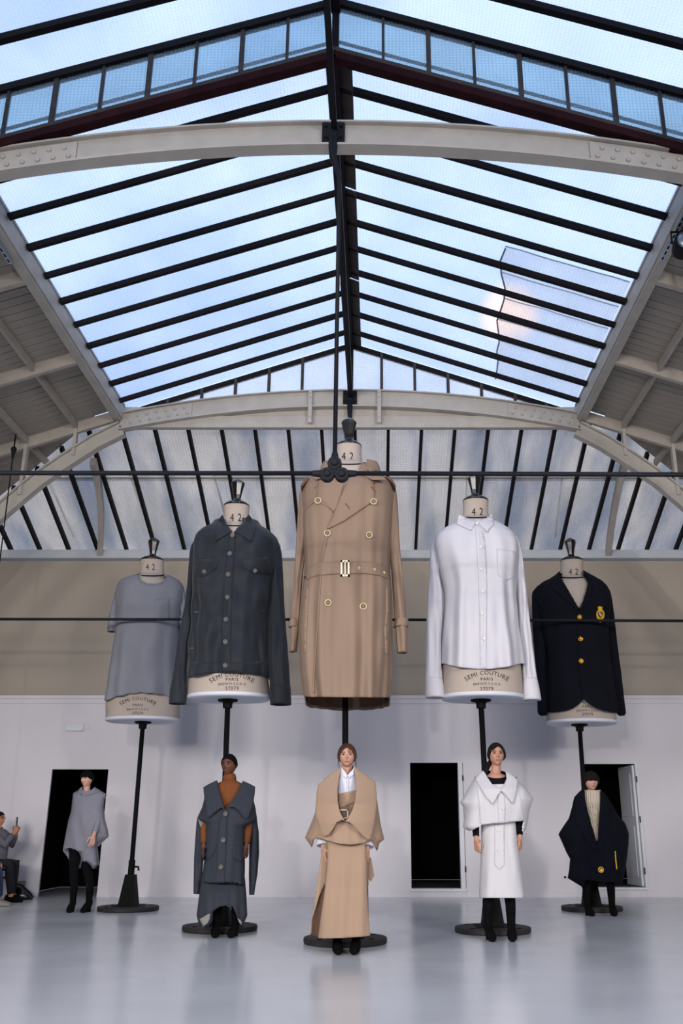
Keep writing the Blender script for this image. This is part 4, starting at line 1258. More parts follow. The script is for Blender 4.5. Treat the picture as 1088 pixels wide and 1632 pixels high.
# ---------------------------------------------------------------- 5. navy blazer
Y0 = 13.60; k = S(5.1, 830, 850)
t, bv = dress_form('mannequin form under the navy blazer, farthest right', Y0, (910.5, 894, 920, 18),
                   [(925, 892, 932, .6), (936, 880, 945, .75), (960, 872, 955, .85), (1010, 872, 962, .9), (1080, 872, 968, .92), (1120, 871, 979, .97)],
                   (1151, 871, 981), (923, 1155), 10, (943, 1450), 0.62, text=(1117, 1125.8, 1132, 1138.2), mark=(913.5, 911))
g = thing('blazer', 'giant navy blazer with gold buttons and a yellow crest', 'blazer', at(925, 1080, Y0))
rows = R3(k, [(318, 300, 520, .18, .18), (345, 270, 560, .24, .22), (375, 225, 610, .29, .27), (410, 160, 665, .34, .32), (450, 120, 700, .38, .36), (500, 112, 718, .42, .39), (600, 125, 722, .45, .42), (800, 168, 705, .46, .43), (1000, 198, 718, .47, .44), (1200, 200, 744, .50, .45), (1350, 202, 764, .52, .46), (1465, 205, 776, .52, .47)])
fo = folds(0.015, [(6, 0.6, .6, 1.5), (11, 2.1, .5, -1.8)], 0.9, 0.15, 23.0, 0.03, 4.0)


def hemB(u, fr):
    if not fr: return 1136
    x = (u - 830) * 5.1
    if x < 515: y = 1340 + 112 * (1 - math.exp(-max(0, 515 - x) / 75.0)) + (515 - x) * 0.02
    else: y = 1340 + 112 * (1 - math.exp(-max(0, x - 515) / 95.0)) + (x - 515) * 0.05
    return 850 + y / 5.1


mb = ring_loft(rows, Y0, 150, 240, 2.25, fo, hem=hemB)
cut(mb, PL(k, [(312, 230), (312, 340), (365, 425), (420, 520), (474, 612), (505, 545), (535, 450), (545, 400), (530, 365), (510, 330), (505, 230)]), Y0 - 0.02)
obj('body', mb, M_BLAZER, g, True, solid=0.012); bb = bvh_of(mb)
for side, rws in enumerate((
        [(430, 130, 220, .02), (480, 92, 190, .02), (560, 88, 175, .0), (700, 92, 178, .0), (850, 100, 192, .0), (1000, 112, 202, -.02), (1150, 124, 198, -.04), (1300, 130, 200, -.06), (1440, 134, 214, -.08)],
        [(430, 630, 700, .02), (480, 655, 726, .02), (560, 680, 742, .0), (700, 698, 760, .0), (850, 706, 776, .0), (1000, 718, 794, -.02), (1150, 734, 814, -.04), (1300, 756, 832, -.06), (1440, 774, 848, -.08)])):
    sl = sleeve(R3(k, rws), Y0, 1.1, wr=.02, seed=41 + side * 4.0, sub=60)
    so_ = obj('sleeve', sl, M_BLAZER, g, True, solid=0.012)
    last = rws[-1]
    cf = sleeve(R3(k, [(last[0] - 6, last[1] - 1, last[2] + 1, -.08), (last[0] + 22, last[1] + 4, last[2] + 3, -.08), (last[0] + 42, last[1] + 22, last[2] - 8, -.08)]), Y0, 1.0, wr=0.03, sub=10)
    cf.f = cf.f[:-28]
    obj('cuff', cf, M_BLAZER, so_, True, solid=0.012)
Yf = Y0 - .42
obj('lapel', sheet(PL(k, [(305, 322), (330, 352), (380, 445), (478, 618), (462, 632), (400, 570), (300, 492), (255, 450), (225, 395), (275, 350)]), lambda u, v: hitY(bb, u, v, Y0 - .2) - .02, .016, 4), M_BLAZER, g, True)
obj('lapel', sheet(PL(k, [(510, 325), (540, 350), (575, 390), (590, 440), (560, 560), (480, 640), (474, 618), (515, 540), (545, 440), (546, 395), (522, 355)]), lambda u, v: hitY(bb, u, v, Y0 - .2) - .02, .016, 4), M_BLAZER, g, True)
ck = cut(ring_loft([(913, 889, 934, .17, .2), (917, 887, 937, .2, .23), (924, 882, 942, .24, .27)], Y0 + .02, 8, 60, 2.1, None, top=lambda th, ex, ey: 0.10 * ey - 0.06), PL(k, [(322, 250), (330, 352), (400, 500), (530, 500), (534, 380), (520, 250)]), Y0 - .02)
obj('collar', ck, M_BLAZER, g, True, solid=0.015)
obj('front_edge', sheet(PL(k, [(455, 630), (462, 630), (470, 900), (478, 1150), (512, 1332), (500, 1338), (470, 1200), (460, 1000), (452, 800)]), on(bb, .012, Yf), .01, 4), M_BLAZER, g, True)
for x, y in ((474, 682), (482, 860), (487, 1038)):
    u, v = k(x, y); button('button', u, v, bb, 0.036, Yf, M_GOLD, g, off=.016, th=.022)
# crest: crown, shield in a wreath, ribbon
cx, cy = 643, 660
cr_ = obj('crest', sheet(smooth_poly(PL(k, [(cx + 34 * cos(a) + 2, cy + 46 * sin(a)) for a in [2 * pi * i / 14 for i in range(14)]])), on(bb, .010, Yf), .008, 2.5), M_YELLOW, g)
obj('shield', sheet(PL(k, [(cx - 20, cy - 24), (cx + 22, cy - 24), (cx + 22, cy + 6), (cx + 2, cy + 34), (cx - 19, cy + 6)]), on(bb, .018, Yf), .008, 2.5), M_BROWNT, cr_)
obj('shield_band', sheet(PL(k, [(cx - 12, cy - 18), (cx - 4, cy - 18), (cx + 14, cy + 8), (cx + 8, cy + 14)]), on(bb, .022, Yf), .004, 2.0), M_IVORY, cr_)
obj('crown', sheet(PL(k, [(cx - 17, cy - 44), (cx - 21, cy - 66), (cx - 10, cy - 60), (cx - 2, cy - 72), (cx + 8, cy - 60), (cx + 20, cy - 66), (cx + 16, cy - 44)]), on(bb, .016, Yf), .012, 2.0), M_YELLOW, cr_)
obj('ribbon', sheet(PL(k, [(cx - 42, cy + 34), (cx - 24, cy + 46), (cx, cy + 52), (cx + 24, cy + 46), (cx + 36, cy + 36), (cx + 34, cy + 52), (cx + 2, cy + 64), (cx - 30, cy + 54)]), on(bb, .016, Yf), .010, 2.0), M_YELLOW, cr_)

# ================================================================ PEOPLE
M_SKIN = {}
for nm, c in (('skin_light', (188, 142, 122)), ('skin_pale', (196, 152, 134)), ('skin_warm', (180, 134, 112)), ('skin_deep', (92, 56, 42)), ('skin_mid', (176, 122, 96))):
    M_SKIN[nm] = mat(nm, lin(*c), 0.5, var=0.05, scale=9, spec=0.35)
M_LIPS = mat('lips', lin(168, 96, 88), 0.45, var=0.05)
M_LIPSD = mat('lips_dark', lin(118, 62, 56), 0.45, var=0.05)
M_EYEW = mat('eye_white', lin(160, 150, 145), 0.3, var=0.02)
M_IRIS = mat('iris', lin(36, 24, 18), 0.2, var=0.1)
M_AUBURN = mat('hair_auburn', lin(66, 41, 30), 0.75, var=0.35, scale=30, stretch=(1, 1, .15), spec=0.2)
M_BRUN = mat('hair_brown', lin(27, 19, 16), 0.85, spec=0.15, var=0.35, scale=30, stretch=(1, 1, .15))
M_HBLACK = mat('hair_black', lin(7, 6, 7), 0.85, spec=0.12, var=0.3, scale=30, stretch=(1, 1, .15))
M_TIGHTS = mat('black_tights', lin(12, 12, 15), 0.95, var=0.15, spec=0.1)
M_SUEDE = mat('black_suede', lin(9, 9, 11), 0.95, var=0.2, spec=0.1)
M_COTTON = mat('white_cotton', lin(208, 210, 224), 0.7, var=0.02)
M_RUSTK = mat('rust_knit', lin(112, 64, 32), 0.95, var=0.08, scale=8, bump=0.25, bscale=140, stretch=(1, 1, .3))
M_BLACKK = mat('black_knit', lin(12, 12, 15), 0.9, var=0.1, spec=0.15)
M_CREAMK = mat('cream_knit', lin(188, 176, 158), 0.95, var=0.05, scale=10, bump=0.2, bscale=100)
M_GREYW = mat('grey_wool', lin(124, 124, 134), 0.95, var=0.05, scale=6, bump=0.1, bscale=120)
M_NAVYW = mat('navy_melton', lin(15, 17, 26), 0.95, var=0.12, scale=5, bump=0.1, bscale=100, spec=0.1)
M_KHAKI = mat('khaki_cotton', lin(156, 131, 110), 0.85, var=0.03, scale=4, bump=0.06, bscale=140)
M_DENW = mat('denim_wool', lin(45, 50, 59), 0.9, var=0.10, scale=6, bump=0.15, bscale=150)
M_OFFWH = mat('offwhite_lining', lin(128, 125, 120), 0.85, var=0.04)
M_WHITEC = mat('white_canvas', lin(198, 196, 200), 0.75, var=0.015, scale=4, bump=0.04, bscale=90)


def G(x, z, cx, cz, sx, sz): return math.exp(-((x - cx) / sx) ** 2 - ((z - cz) / sz) ** 2)


def headpt(d, grow=0.0):
    """unit direction -> point of a head (metres, face toward -y, height about .225)"""
    x, y, z = d
    jaw = 1 - 0.30 * max(0, -z) ** 1.4 * (1.0 if y < 0.3 else .6)
    px = x * 0.074 * jaw; py = y * (0.098 if y > 0 else 0.088); pz = z * 0.114
    if y > 0 and z < -0.1: py *= 1 - 0.45 * (-z - 0.1)      # nape
    if y < 0:
        k = min(1, -y * 1.6)
        py += k * 0.010 * (abs(x) ** 2)
        # features
        py -= k * 0.026 * G(px, pz, 0, -0.022, 0.011, 0.013)          # nose tip
        py -= k * 0.014 * G(px, pz, 0, 0.002, 0.008, 0.022)           # bridge
        py += k * 0.010 * (G(px, pz, -0.030, 0.010, 0.016, 0.010) + G(px, pz, 0.030, 0.010, 0.016, 0.010))  # sockets
        py -= k * 0.005 * (G(px, pz, -0.030, 0.030, 0.022, 0.008) + G(px, pz, 0.030, 0.030, 0.022, 0.008))  # brow
        py -= k * 0.005 * (G(px, pz, -0.042, -0.018, 0.016, 0.014) + G(px, pz, 0.042, -0.018, 0.016, 0.014))  # cheekbone
        py -= k * 0.006 * G(px, pz, 0, -0.056, 0.020, 0.008)          # mouth
        py += k * 0.004 * G(px, pz, 0, -0.074, 0.020, 0.006)
        py -= k * 0.009 * G(px, pz, 0, -0.094, 0.020, 0.016)          # chin
    v = Vector((px, py, pz))
    if grow: v += Vector((x, y, z)).normalized() * grow
    return v


def head_mesh(tf, nu=64, nv=48):
    mb = MB(); rows = []
    for i in range(nv + 1):
        ph = pi * i / nv; ph = min(max(ph, 0.02), pi - 0.02)
        rows.append([tf(headpt((sin(ph) * sin(2 * pi * j / nu), -sin(ph) * cos(2 * pi * j / nu), cos(ph)))) for j in range(nu)])
    mb.grid(rows, closed=True); n = len(mb.v)
    mb.f.append(tuple(range(nu))[::-1]); mb.f.append(tuple(range(n - nu, n)))
    return mb


def capsule(mb, a, b, ra, rb, n=14):
    a = Vector(a); b = Vector(b); d = b - a; L_ = d.length; d.normalize()
    pts, rr = [], []
    for t in (-1, -.7, -.35, 0): pts.append(a + d * ra * t); rr.append(ra * sqrt(max(0.02, 1 - t * t)))
    for t in (0, .35, .7, 1): pts.append(b + d * rb * t); rr.append(rb * sqrt(max(0.02, 1 - t * t)))
    mb.tube(pts, rr, n)


def hand(mb, w, d, thumb, inner, s=1.0, curl=0.35):
    """w wrist, d direction of the fingers, thumb = direction toward the thumb side, inner = palm side"""
    d = Vector(d).normalized(); th = Vector(thumb); th = (th - d * th.dot(d)).normalized()
    inn = Vector(inner); inn = (inn - d * inn.dot(d) - th * inn.dot(th)).normalized()
    w = Vector(w)
    # palm: four flattened lobes
    for q_, r_ in ((-0.027, .0135), (-0.009, .0145), (0.009, .015), (0.026, .0145)):
        capsule(mb, w + th * q_ * .6 * s, w + d * .082 * s + th * q_ * s, r_ * s, .0118 * s, 10)
    capsule(mb, w - d * .02 * s, w + d * .02 * s, .024 * s, .026 * s, 12)
    # fingers
    for i, (q_, ln, sp) in enumerate(((0.030, .072, .16), (0.0105, .080, .05), (-0.0100, .075, -.06), (-0.0290, .058, -.17))):
        p = w + d * .080 * s + th * q_ * s; dirn = (d + th * sp).normalized(); c = curl * (1 + .2 * i)
        r_ = .0088 * s
        for seg, f_ in enumerate((.45, .30, .25)):
            dd = (dirn * cos(c * (seg + .4)) + inn * sin(c * (seg + .4))).normalized()
            q2 = p + dd * ln * f_ * s; capsule(mb, p, q2, r_, r_ * .92, 8); p = q2; r_ *= .92
    # thumb
    p = w + d * .018 * s + th * .024 * s
    for ln, dd, r_ in ((.042, (d * .62 + th * .7 + inn * .25), .0125), (.032, (d * .9 + th * .32 + inn * .3), .0105), (.026, (d * .95 + th * .1 + inn * .35), .0092)):
        dd = dd.normalized(); q2 = p + dd * ln * s; capsule(mb, p, q2, r_ * s, r_ * .92 * s, 8); p = q2


def remesh(name, mb, m, parent, vox=0.0052, it=3):
    o = obj(name, mb, m, parent, True, fixn=True)
    md = o.modifiers.new('r', 'REMESH'); md.mode = 'VOXEL'; md.voxel_size = vox; md.use_smooth_shade = True
    m2 = o.modifiers.new('s', 'SMOOTH'); m2.iterations = it; m2.factor = 0.5
    dg = bpy.context.evaluated_depsgraph_get(); me = bpy.data.meshes.new_from_object(o.evaluated_get(dg))
    o.modifiers.clear(); old = o.data; o.data = me; bpy.data.meshes.remove(old); me.name = name
    if not me.materials: me.materials.append(m)
    me.polygons.foreach_set('use_smooth', [True] * len(me.polygons))
    return o


def frame(c, yaw, pitch, roll, s):
    R = Matrix.Rotation(yaw, 3, 'Z') @ Matrix.Rotation(roll, 3, 'Y') @ Matrix.Rotation(pitch, 3, 'X')
    return lambda p: c + (R @ Vector((p[0] * 1.12, p[1], p[2]))) * s


def face_bits(t, tf, skin, lips, s=1.0, brow=M_BRUN, brow_w=1.0, blush=True, eyes=True):
    for sg in (-1, 1):
        if eyes:
            e_ = MB(); r = []
            c = Vector((sg * 0.030, -0.0705, 0.010))
            for i in range(9):
                ph = pi * i / 8; ph = min(max(ph, .05), pi - .05)
                r.append([tf(c + Vector((0.0135 * sin(ph) * cos(2 * pi * j / 16), 0.009 * sin(ph) * sin(2 * pi * j / 16), 0.0062 * cos(ph)))) for j in range(16)])
            eo = obj('eye', e_.grid(r, closed=True), M_EYEW, t, True)
            i_ = MB(); r = []
            c2 = c + Vector((0, -0.006, 0.0005))
            for rr, yy in ((0.0001, -.0036), (0.0045, -.0032), (0.0075, -.0008), (0.0075, .002)):
                r.append([tf(c2 + Vector((rr * cos(2 * pi * j / 12), yy, rr * sin(2 * pi * j / 12)))) for j in range(12)])
            obj('iris', i_.grid(r, closed=True), M_IRIS, eo, True)
            l_ = MB()
            pts = [tf(Vector((sg * (0.030 + a * 0.017), -0.0795 + 0.006 * a * a, 0.0165 - 0.005 * a * a))) for a in (-1, -.5, 0, .5, 1)]
            l_.tube(pts, [.0016 * s, .0032 * s, .0038 * s, .0036 * s, .0018 * s], 6)
            obj('eyelashes', l_, M_IRIS, eo, True)
        b_ = MB()
        pts = []
        for a in (-1, -.5, 0, .5, 1):
            x = sg * (0.033 + a * 0.019 * 1.0); z = 0.030 + 0.004 * (1 - a * a) - (0.003 if a > .5 else 0) - (.002 if a < -.5 else 0)
            d = Vector((x / .074, -sqrt(max(.05, 1 - (x / .074) ** 2 - (z / .114) ** 2)), z / .114)); p_ = headpt(d); p_.y -= .0012
            pts.append(tf(p_))
        b_.tube(pts, [.0024 * s, .0042 * s * brow_w, .0045 * s * brow_w, .0038 * s, .0016 * s], 6)
        obj('eyebrow', b_, brow, t, True)
        # ear
        er = MB(); c = Vector((sg * 0.0725, 0.008, -0.004)); r = []
        for i in range(9):
            ph = min(max(pi * i / 8, .05), pi - .05)
            r.append([tf(c + Vector((sg * 0.006 * sin(ph) * cos(2 * pi * j / 14) + sg * .004, 0.015 * sin(ph) * sin(2 * pi * j / 14) - .004 * cos(ph), 0.029 * cos(ph)))) for j in range(14)])
        obj('ear', er.grid(r, closed=True), skin, t, True)
    lp = MB()
    for dz, th in ((0.0025, .0042), (-0.0040, .0048)):
        pts = []
        for a in (-1, -.6, -.2, .2, .6, 1):
            x = a * .0215; z = -0.0565 + dz * (1 - a * a * .8) + .001
            d = Vector((x / .074, -sqrt(max(.05, 1 - (x / .074) ** 2 - (z / .114) ** 2)), z / .114)); p_ = headpt(d); p_.y -= .0002; pts.append(tf(p_))
        lp.tube(pts, [.0012 * s, th * .75 * s, th * s, th * s, th * .75 * s, .0012 * s], 8)
    obj('lips', lp, lips, t, True)


def hair_cap(t, tf, m, line, thick=0.012, nu=120, nv=80, fringe=None, noise_a=0.0035, extra=None, name='hair'):
    """line(az) -> lowest z/.114 (unit) of the hair at azimuth az (0 = face, pi = back)"""
    mb = MB(); rows = []
    for i in range(nv + 1):
        f_ = i / nv; r = []
        for j in range(nu):
            az = 2 * pi * j / nu; a_ = abs((az + pi) % (2 * pi) - pi)
            zl = line(az if az <= pi else az - 2 * pi); pl = math.acos(max(-1, min(1, zl)))
            ph = 0.015 + (pl - 0.015) * f_
            d = (sin(ph) * sin(az), -sin(ph) * cos(az), cos(ph))
            edge = min(1, (1 - f_) * 7 + (0.5 if fringe else 0.12))
            st = noise.noise(Vector((az * 9, f_ * 1.6, 2))) * noise_a + noise.noise(Vector((az * 26, f_ * 1.1, 5))) * noise_a * .6
            g_ = (thick + (extra(az, f_) if extra else 0)) * edge + st * edge
            p_ = headpt((d[0], d[1], d[2]))
            if d[1] < 0:      # keep hair off the modelled features
                p_ = Vector((d[0] * .074, min(p_.y, d[1] * .088), d[2] * .114))
            p_ += Vector(d) * g_
            if fringe and f_ > .8: p_.z -= 0.003 * noise.noise(Vector((az * 30, 1, 1)))
            r.append(tf(p_))
        rows.append(r)
    mb.grid(rows, closed=True); mb.f.append(tuple(range(nu))[::-1])
    # inner shell so that the edge has thickness
    k = len(mb.v); inner = []
    for j in range(nu):
        q_ = rows[-1][j]; inner.append(q_ + (tf(Vector((0, 0, 0))) - q_) * 0.10)
    mb.v += inner
    for j in range(nu): mb.f.append((k - nu + j, k + j, k + (j + 1) % nu, k - nu + (j + 1) % nu))
    return obj(name, mb, m, t, True)


def boots(t, tops, toes, Yfn, hgt=0.26, yaw=(0.1, -0.1)):
    """ankle boots with block heels; tops/toes in pixels"""
    out = []
    for (toe, ya, an) in zip(toes, yaw, tops):
        tp = at(toe[0], toe[1], 1.0); d = ray(*toe); Yt = -CH / d.z * d.y; tp = at(toe[0], toe[1], Yt); tp.z = 0
        R = Matrix.Rotation(ya, 3, 'Z') @ Matrix.Scale(1.18, 3)
        f_ = lambda x, y, z: tp + R @ Vector((x, y, z))
        b = MB(); g = []
        for (y, zc, rx, rz) in ((0.0, .018, .012, .012), (0.012, .022, .026, .020), (0.05, .030, .040, .028), (0.10, .045, .044, .042), (0.14, .062, .040, .052), (0.18, .080, .034, .060), (0.215, .095, .033, .055), (0.235, .10, .024, .04)):
            g.append([f_(rx * cos(2 * pi * j / 18), y, max(0.004 + max(0, (y - .10)) * .50, zc + rz * sin(2 * pi * j / 18))) for j in range(18)])
        b.grid(g, closed=True); b.f.append(tuple(range(18))[::-1]); b.f.append(tuple(range(len(b.v) - 18, len(b.v))))
        ax = at(an[0], an[1], tp.y + .17)
        top = f_(0, .175, hgt)
        b.tube([f_(0, .178, .07), f_(0, .178, .12), f_(0, .175, .18), f_(0, .172, hgt - .02), f_(0, .172, hgt)], [.040, .042, .047, .052, .052], 18, flat=1.0)
        o = obj('boot', b, M_SUEDE, t, True)
        h = MB(); g = []
        for z, r in ((0.0, .023), (.03, .022), (.07, .026), (.10, .030)):
            g.append([f_(r * cos(2 * pi * j / 14), .20 + r * 1.0 * sin(2 * pi * j / 14), z) for j in range(14)])
        h.grid(g, closed=True); h.f.append(tuple(range(14))[::-1]); obj('heel', h, M_SUEDE, o, True)
        out.append((tp, f_(0, .172, hgt - .02)))
    return out


def model(label, Y, head, torso_u, hands, skin, lips, yaw=0.0, tilt=0.0, toes=None, legs=None, sh_w=0.175, hand_s=1.0, hand_turn=0.6, elbows=None, neck_r=0.052):
    """standing person; head=(u, vtop, vchin); hands=[(u,v) wrist]; legs=[(u,v) knee]; toes px"""
    hu, vt, vc = head
    zt, zc = at(hu, vt, Y).z, at(hu, vc, Y).z
    s = (zt - zc) / 0.232
    hc = at(hu, (vt + vc) / 2, Y); hc.z = (zt + zc) / 2 - .002
    tx = at(torso_u, vc + 20, Y).x
    d = ray(*toes[0]); y0 = -CH / d.z * d.y
    t = thing('person', label, 'person', (tx, Y, 0))
    tf = frame(hc + Vector((0, -0.01, 0)), yaw, tilt, 0, s)
    mb = head_mesh(tf)
    zn = zc - 0.075; zs = zc - 0.115
    nb = Vector((tx, Y + 0.02, zn))
    mb.tube([hc + Vector((0, 0.022, -.05)), hc + Vector((0, 0.022, -.09)), nb * .45 + (hc + Vector((0, .02, -.11))) * .55, nb, nb + Vector((0, 0, -.05))], [.050, neck_r, neck_r, neck_r * 1.2, .085], 20)
    hz = zc * 0.555   # hip height
    tor = []
    for z, w_, dd in ((zs + .035, .075, .07), (zs + .01, .13, .085), (zs - .04, .165, .10), (zs - .15, .155, .115), (zs - .30, .130, .10), (zs - .42, .125, .095), (hz + .06, .150, .11), (hz - .04, .160, .115), (hz - .10, .14, .10)):
        tor.append([Vector((tx + w_ * cos(2 * pi * j / 28), Y + .02 + dd * sin(2 * pi * j / 28), z)) for j in range(28)])
    mb.grid(tor, closed=True); mb.f.append(tuple(range(len(mb.v) - 28, len(mb.v)))); mb.f.append(tuple(len(mb.v) - 28 * 9 + j for j in range(28))[::-1])
    arms = []
    for sg, hp in zip((-1, 1), hands):
        if hp is None: arms.append(None); continue
        yh = hp[2] if len(hp) > 2 else Y - 0.02
        wv = at(hp[0], hp[1], yh); sh = Vector((tx + sg * sh_w, Y + .02, zs - .02)); mid = (sh + wv) / 2
        el = sh + (wv - sh) * .52 + Vector((sg * .035, .05, 0))
        capsule(mb, sh, el, .047, .038, 16); capsule(mb, el, wv, .037, .025, 16)
        dn = (wv - el).normalized(); dn = (dn + Vector((0, 0, -.6))).normalized()
        th_dir = Vector((-sg * .25 * hand_turn, -1, 0)) if hand_turn else Vector((0, -1, 0))
        hand(mb, wv + dn * .01, dn, Vector((-sg * hand_turn, -1 + .3 * hand_turn, 0)), Vector((-sg, hand_turn * .6, 0)), hand_s)
        arms.append((sh, el, wv))
    bt = boots(t, [(0, 0)] * 2, toes, None) if True else []
    lg = []
    for sg, (tp, an), kn in zip((-1, 1), bt, legs):
        hip = Vector((tx + sg * .085, Y + .02, hz)); kp = at(kn[0], kn[1], (Y + an.y) / 2 - .01); kp.z = (hz + .12) / 2 + 0.06
        kp.x = at(kn[0], kn[1], kp.y).x
        capsule(mb, hip, kp, .082, .050, 16); capsule(mb, kp, an, .050, .036, 16)
        lg.append((hip, kp, an))
    body = remesh('body', mb, skin, t)
    # tights
    for hip, kp, an in lg:
        c_ = kp + (an - kp) * .35; kp = kp + Vector((0, 0, 0))
        tb_ = MB().tube([hip, hip + (kp - hip) * .5, kp, c_, an + Vector((0, 0, .06)), an + Vector((0, 0, -.06))], [.092, .076, .061, .060, .054, .048], 18)
        obj('tights', tb_, M_TIGHTS, t, True)
    return t, tf, arms, hc, s, zs


def arm_sleeve(t, arm, m, r=(.066, .05, .044, .038), to=1.0, name='sleeve', cuff=None):
    sh, el, wv = arm
    e2 = el + (wv - el) * to
    b = MB().tube([sh + Vector((0, 0, .01)), sh + (el - sh) * .5, el, el + (e2 - el) * .5, e2], [r[0], r[1] * 1.08, r[1], r[2], r[3]], 20, cap=False)
    o = obj(name, b, m, t, True, solid=.004)
    if cuff:
        d = (e2 - el).normalized(); obj('cuff', MB().tube([e2 - d * .07, e2 + d * .0], [r[3] * 1.25, r[3] * 1.3], 20, cap=False), cuff, o, True, solid=.004)
    return o


def cloth(name, pts, tf, Yfn, m, parent, th=.006, step=3.0, sm=0):
    P = PL(tf, pts)
    if sm: P = smooth_poly(P, sm)
    return obj(name, sheet(P, Yfn, th, step), m, parent, True)


def cyl(Yc, uc, hw, d, base=0.0):
    return lambda u, v: Yc - base - d * sqrt(max(0.0, 1 - min(1, abs(u - uc) / hw) ** 2))


# ---------------------------------------------------------------- A. tan cape (centre)
Y = 9.18; k = S(4.08, 460, 1140)
sk = M_SKIN['skin_light']
t, tf, arms, hc, s, zs = model('auburn-haired person in a huge tan collar cape and long skirt, centre front', Y, (553, 1186, 1223.5), 551,
                               [(515, 1348, Y - .10), (585, 1350, Y - .10)], sk, M_LIPS, 0.0, 0.0, [(539, 1523), (563, 1523)], [(541, 1440), (561, 1440)])
face_bits(t, tf, sk, M_LIPS, s, M_AUBURN)
hair_cap(t, tf, M_AUBURN, lambda a: (0.66 - 0.32 * min(1, (abs(a) / 0.75)) ** 1.6) if abs(a) < .75 else (0.34 - 0.75 * min(1, (abs(a) - .75) / .55) if abs(a) < 1.3 else -0.41 - 0.2 * min(1, (abs(a) - 1.3))), 0.013,
         extra=lambda a, f: -0.004 * math.exp(-(a / .05) ** 2))
hs = MB()
for (x, y0, z0, z1, w_) in ((-.070, -.035, .0, -.125, .0040), (.071, -.035, .0, -.115, .0040), (-.078, -.02, -.02, -.15, .0025), (.079, -.02, -.02, -.145, .0025), (.012, -.093, .07, .022, .003), (.022, -.093, .065, .028, .0022)):
    hs.tube([tf(Vector((x, y0, z0))), tf(Vector((x * 1.06, y0 - .006, (z0 + z1) / 2))), tf(Vector((x * 1.0 + .004, y0, z1)))], [w_ * s, w_ * .9 * s, .0006], 6)
obj('loose_strands', hs, M_AUBURN, t, True)
# shirt
sh_ = [(345, 335), (352, 350), (382, 388), (416, 352), (424, 332), (437, 420), (440, 500), (316, 515), (318, 440)]
o = cloth('shirt_front', sh_, k, cyl(Y, 552, 22, .13, .0), M_COTTON, t)
for p_ in ([(348, 345), (383, 390), (374, 412), (350, 392)], [(420, 348), (384, 390), (394, 410), (424, 386)]):
    cloth('collar', p_, k, cyl(Y, 552, 24, .14, .006), M_COTTON, o, .005, 2)
cloth('placket', [(380, 405), (390, 405), (388, 505), (376, 508)], k, cyl(Y, 552, 22, .135, .005), M_COTTON, o, .004, 2)
for yy in (430, 468):
    u, v = k(384, yy); obj('button', MB().lathe(at(u, v, Y - .15), [(.006, 0), (.006, .003), (.0005, .003)], 10, 'y'), M_PEARL, o, True)
# crossing tan bands and buckle
yb = cyl(Y, 552, 26, .15, .01)
cloth('wrap_band', [(316, 512), (438, 486), (440, 512), (400, 548), (322, 560)], k, yb, M_KHAKI, t)
cloth('wrap_band', [(320, 552), (440, 505), (436, 560), (360, 596), (332, 606), (322, 575)], k, cyl(Y, 552, 26, .15, .022), M_KHAKI, t)
cloth('wrap_band', [(330, 590), (432, 555), (412, 620), (392, 664), (350, 668), (336, 630)], k, cyl(Y, 552, 26, .15, .014), M_TRENCH, t)
bk = MB()
for (x0, y0, x1, y1) in ((333, 612, 388, 620), (380, 612, 388, 672), (333, 664, 388, 672)):
    m_ = sheet(PL(k, [(x0, y0), (x1, y0), (x1, y1), (x0, y1)]), lambda u, v: Y - .20, .012, 5); bk.add(m_.v, m_.f)
obj('buckle', bk, M_IVORY, t)
# skirt: back layer with slit, front panel
fo = folds(0.02, [(5, .6, .6, 1), (9, 2.0, .4, 1)], 1.0, .1, 51, .02, 3)
def rr(tf, rows): return R3(tf, rows)
sk1 = ring_loft(rr(k, [(790, 262, 488, .15, .16), (900, 218, 505, .17, .17), (1100, 190, 514, .20, .2), (1250, 160, 516, .22, .22), (1422, 142, 520, .25, .25)]), Y + .02, 50, 90, 2.2, fo)
obj('skirt_lining', sk1, M_TRENCHIN, t, True, solid=.004)
P2 = [(250, 800), (495, 800), (506, 950), (510, 1150), (518, 1300), (530, 1432), (480, 1440), (350, 1448), (230, 1452), (190, 1450), (205, 1330), (232, 1150), (240, 1080), (252, 950)]
fy = lambda u, v: Y - .215 - .06 * (v - 1330) / 170 - .03 * sqrt(max(0, 1 - ((u - 551) / 42) ** 2)) + .010 * math.sin((u - 500) * .22 + (v - 1330) * .01) * min(1, max(0, (v - 1340) / 60)) + (.10 * max(0, abs(u - 553) / 34 - .75))
skf = cloth('skirt_front', P2, k, fy, M_KHAKI, t, .008, 3.5)
cloth('skirt_side', [(236, 830), (250, 830), (252, 950), (240, 1090), (200, 1170), (150, 1330), (147, 1418), (138, 1420), (150, 1330), (172, 1180), (196, 1000), (206, 930), (222, 860)], k, lambda u, v: Y - .13 - .05 * (v - 1340) / 170, M_KHAKI, t, .008, 3)
cloth('skirt_side', [(488, 830), (505, 830), (514, 960), (520, 1100), (512, 1110), (500, 1000)], k, lambda u, v: Y - .12, M_KHAKI, t, .008, 3)
# hanging belt end on the right
cloth('belt_end', [(508, 950), (534, 920), (556, 1042), (534, 1082), (512, 1060)], k, lambda u, v: Y - .02, M_KHAKI, t, .03, 3)
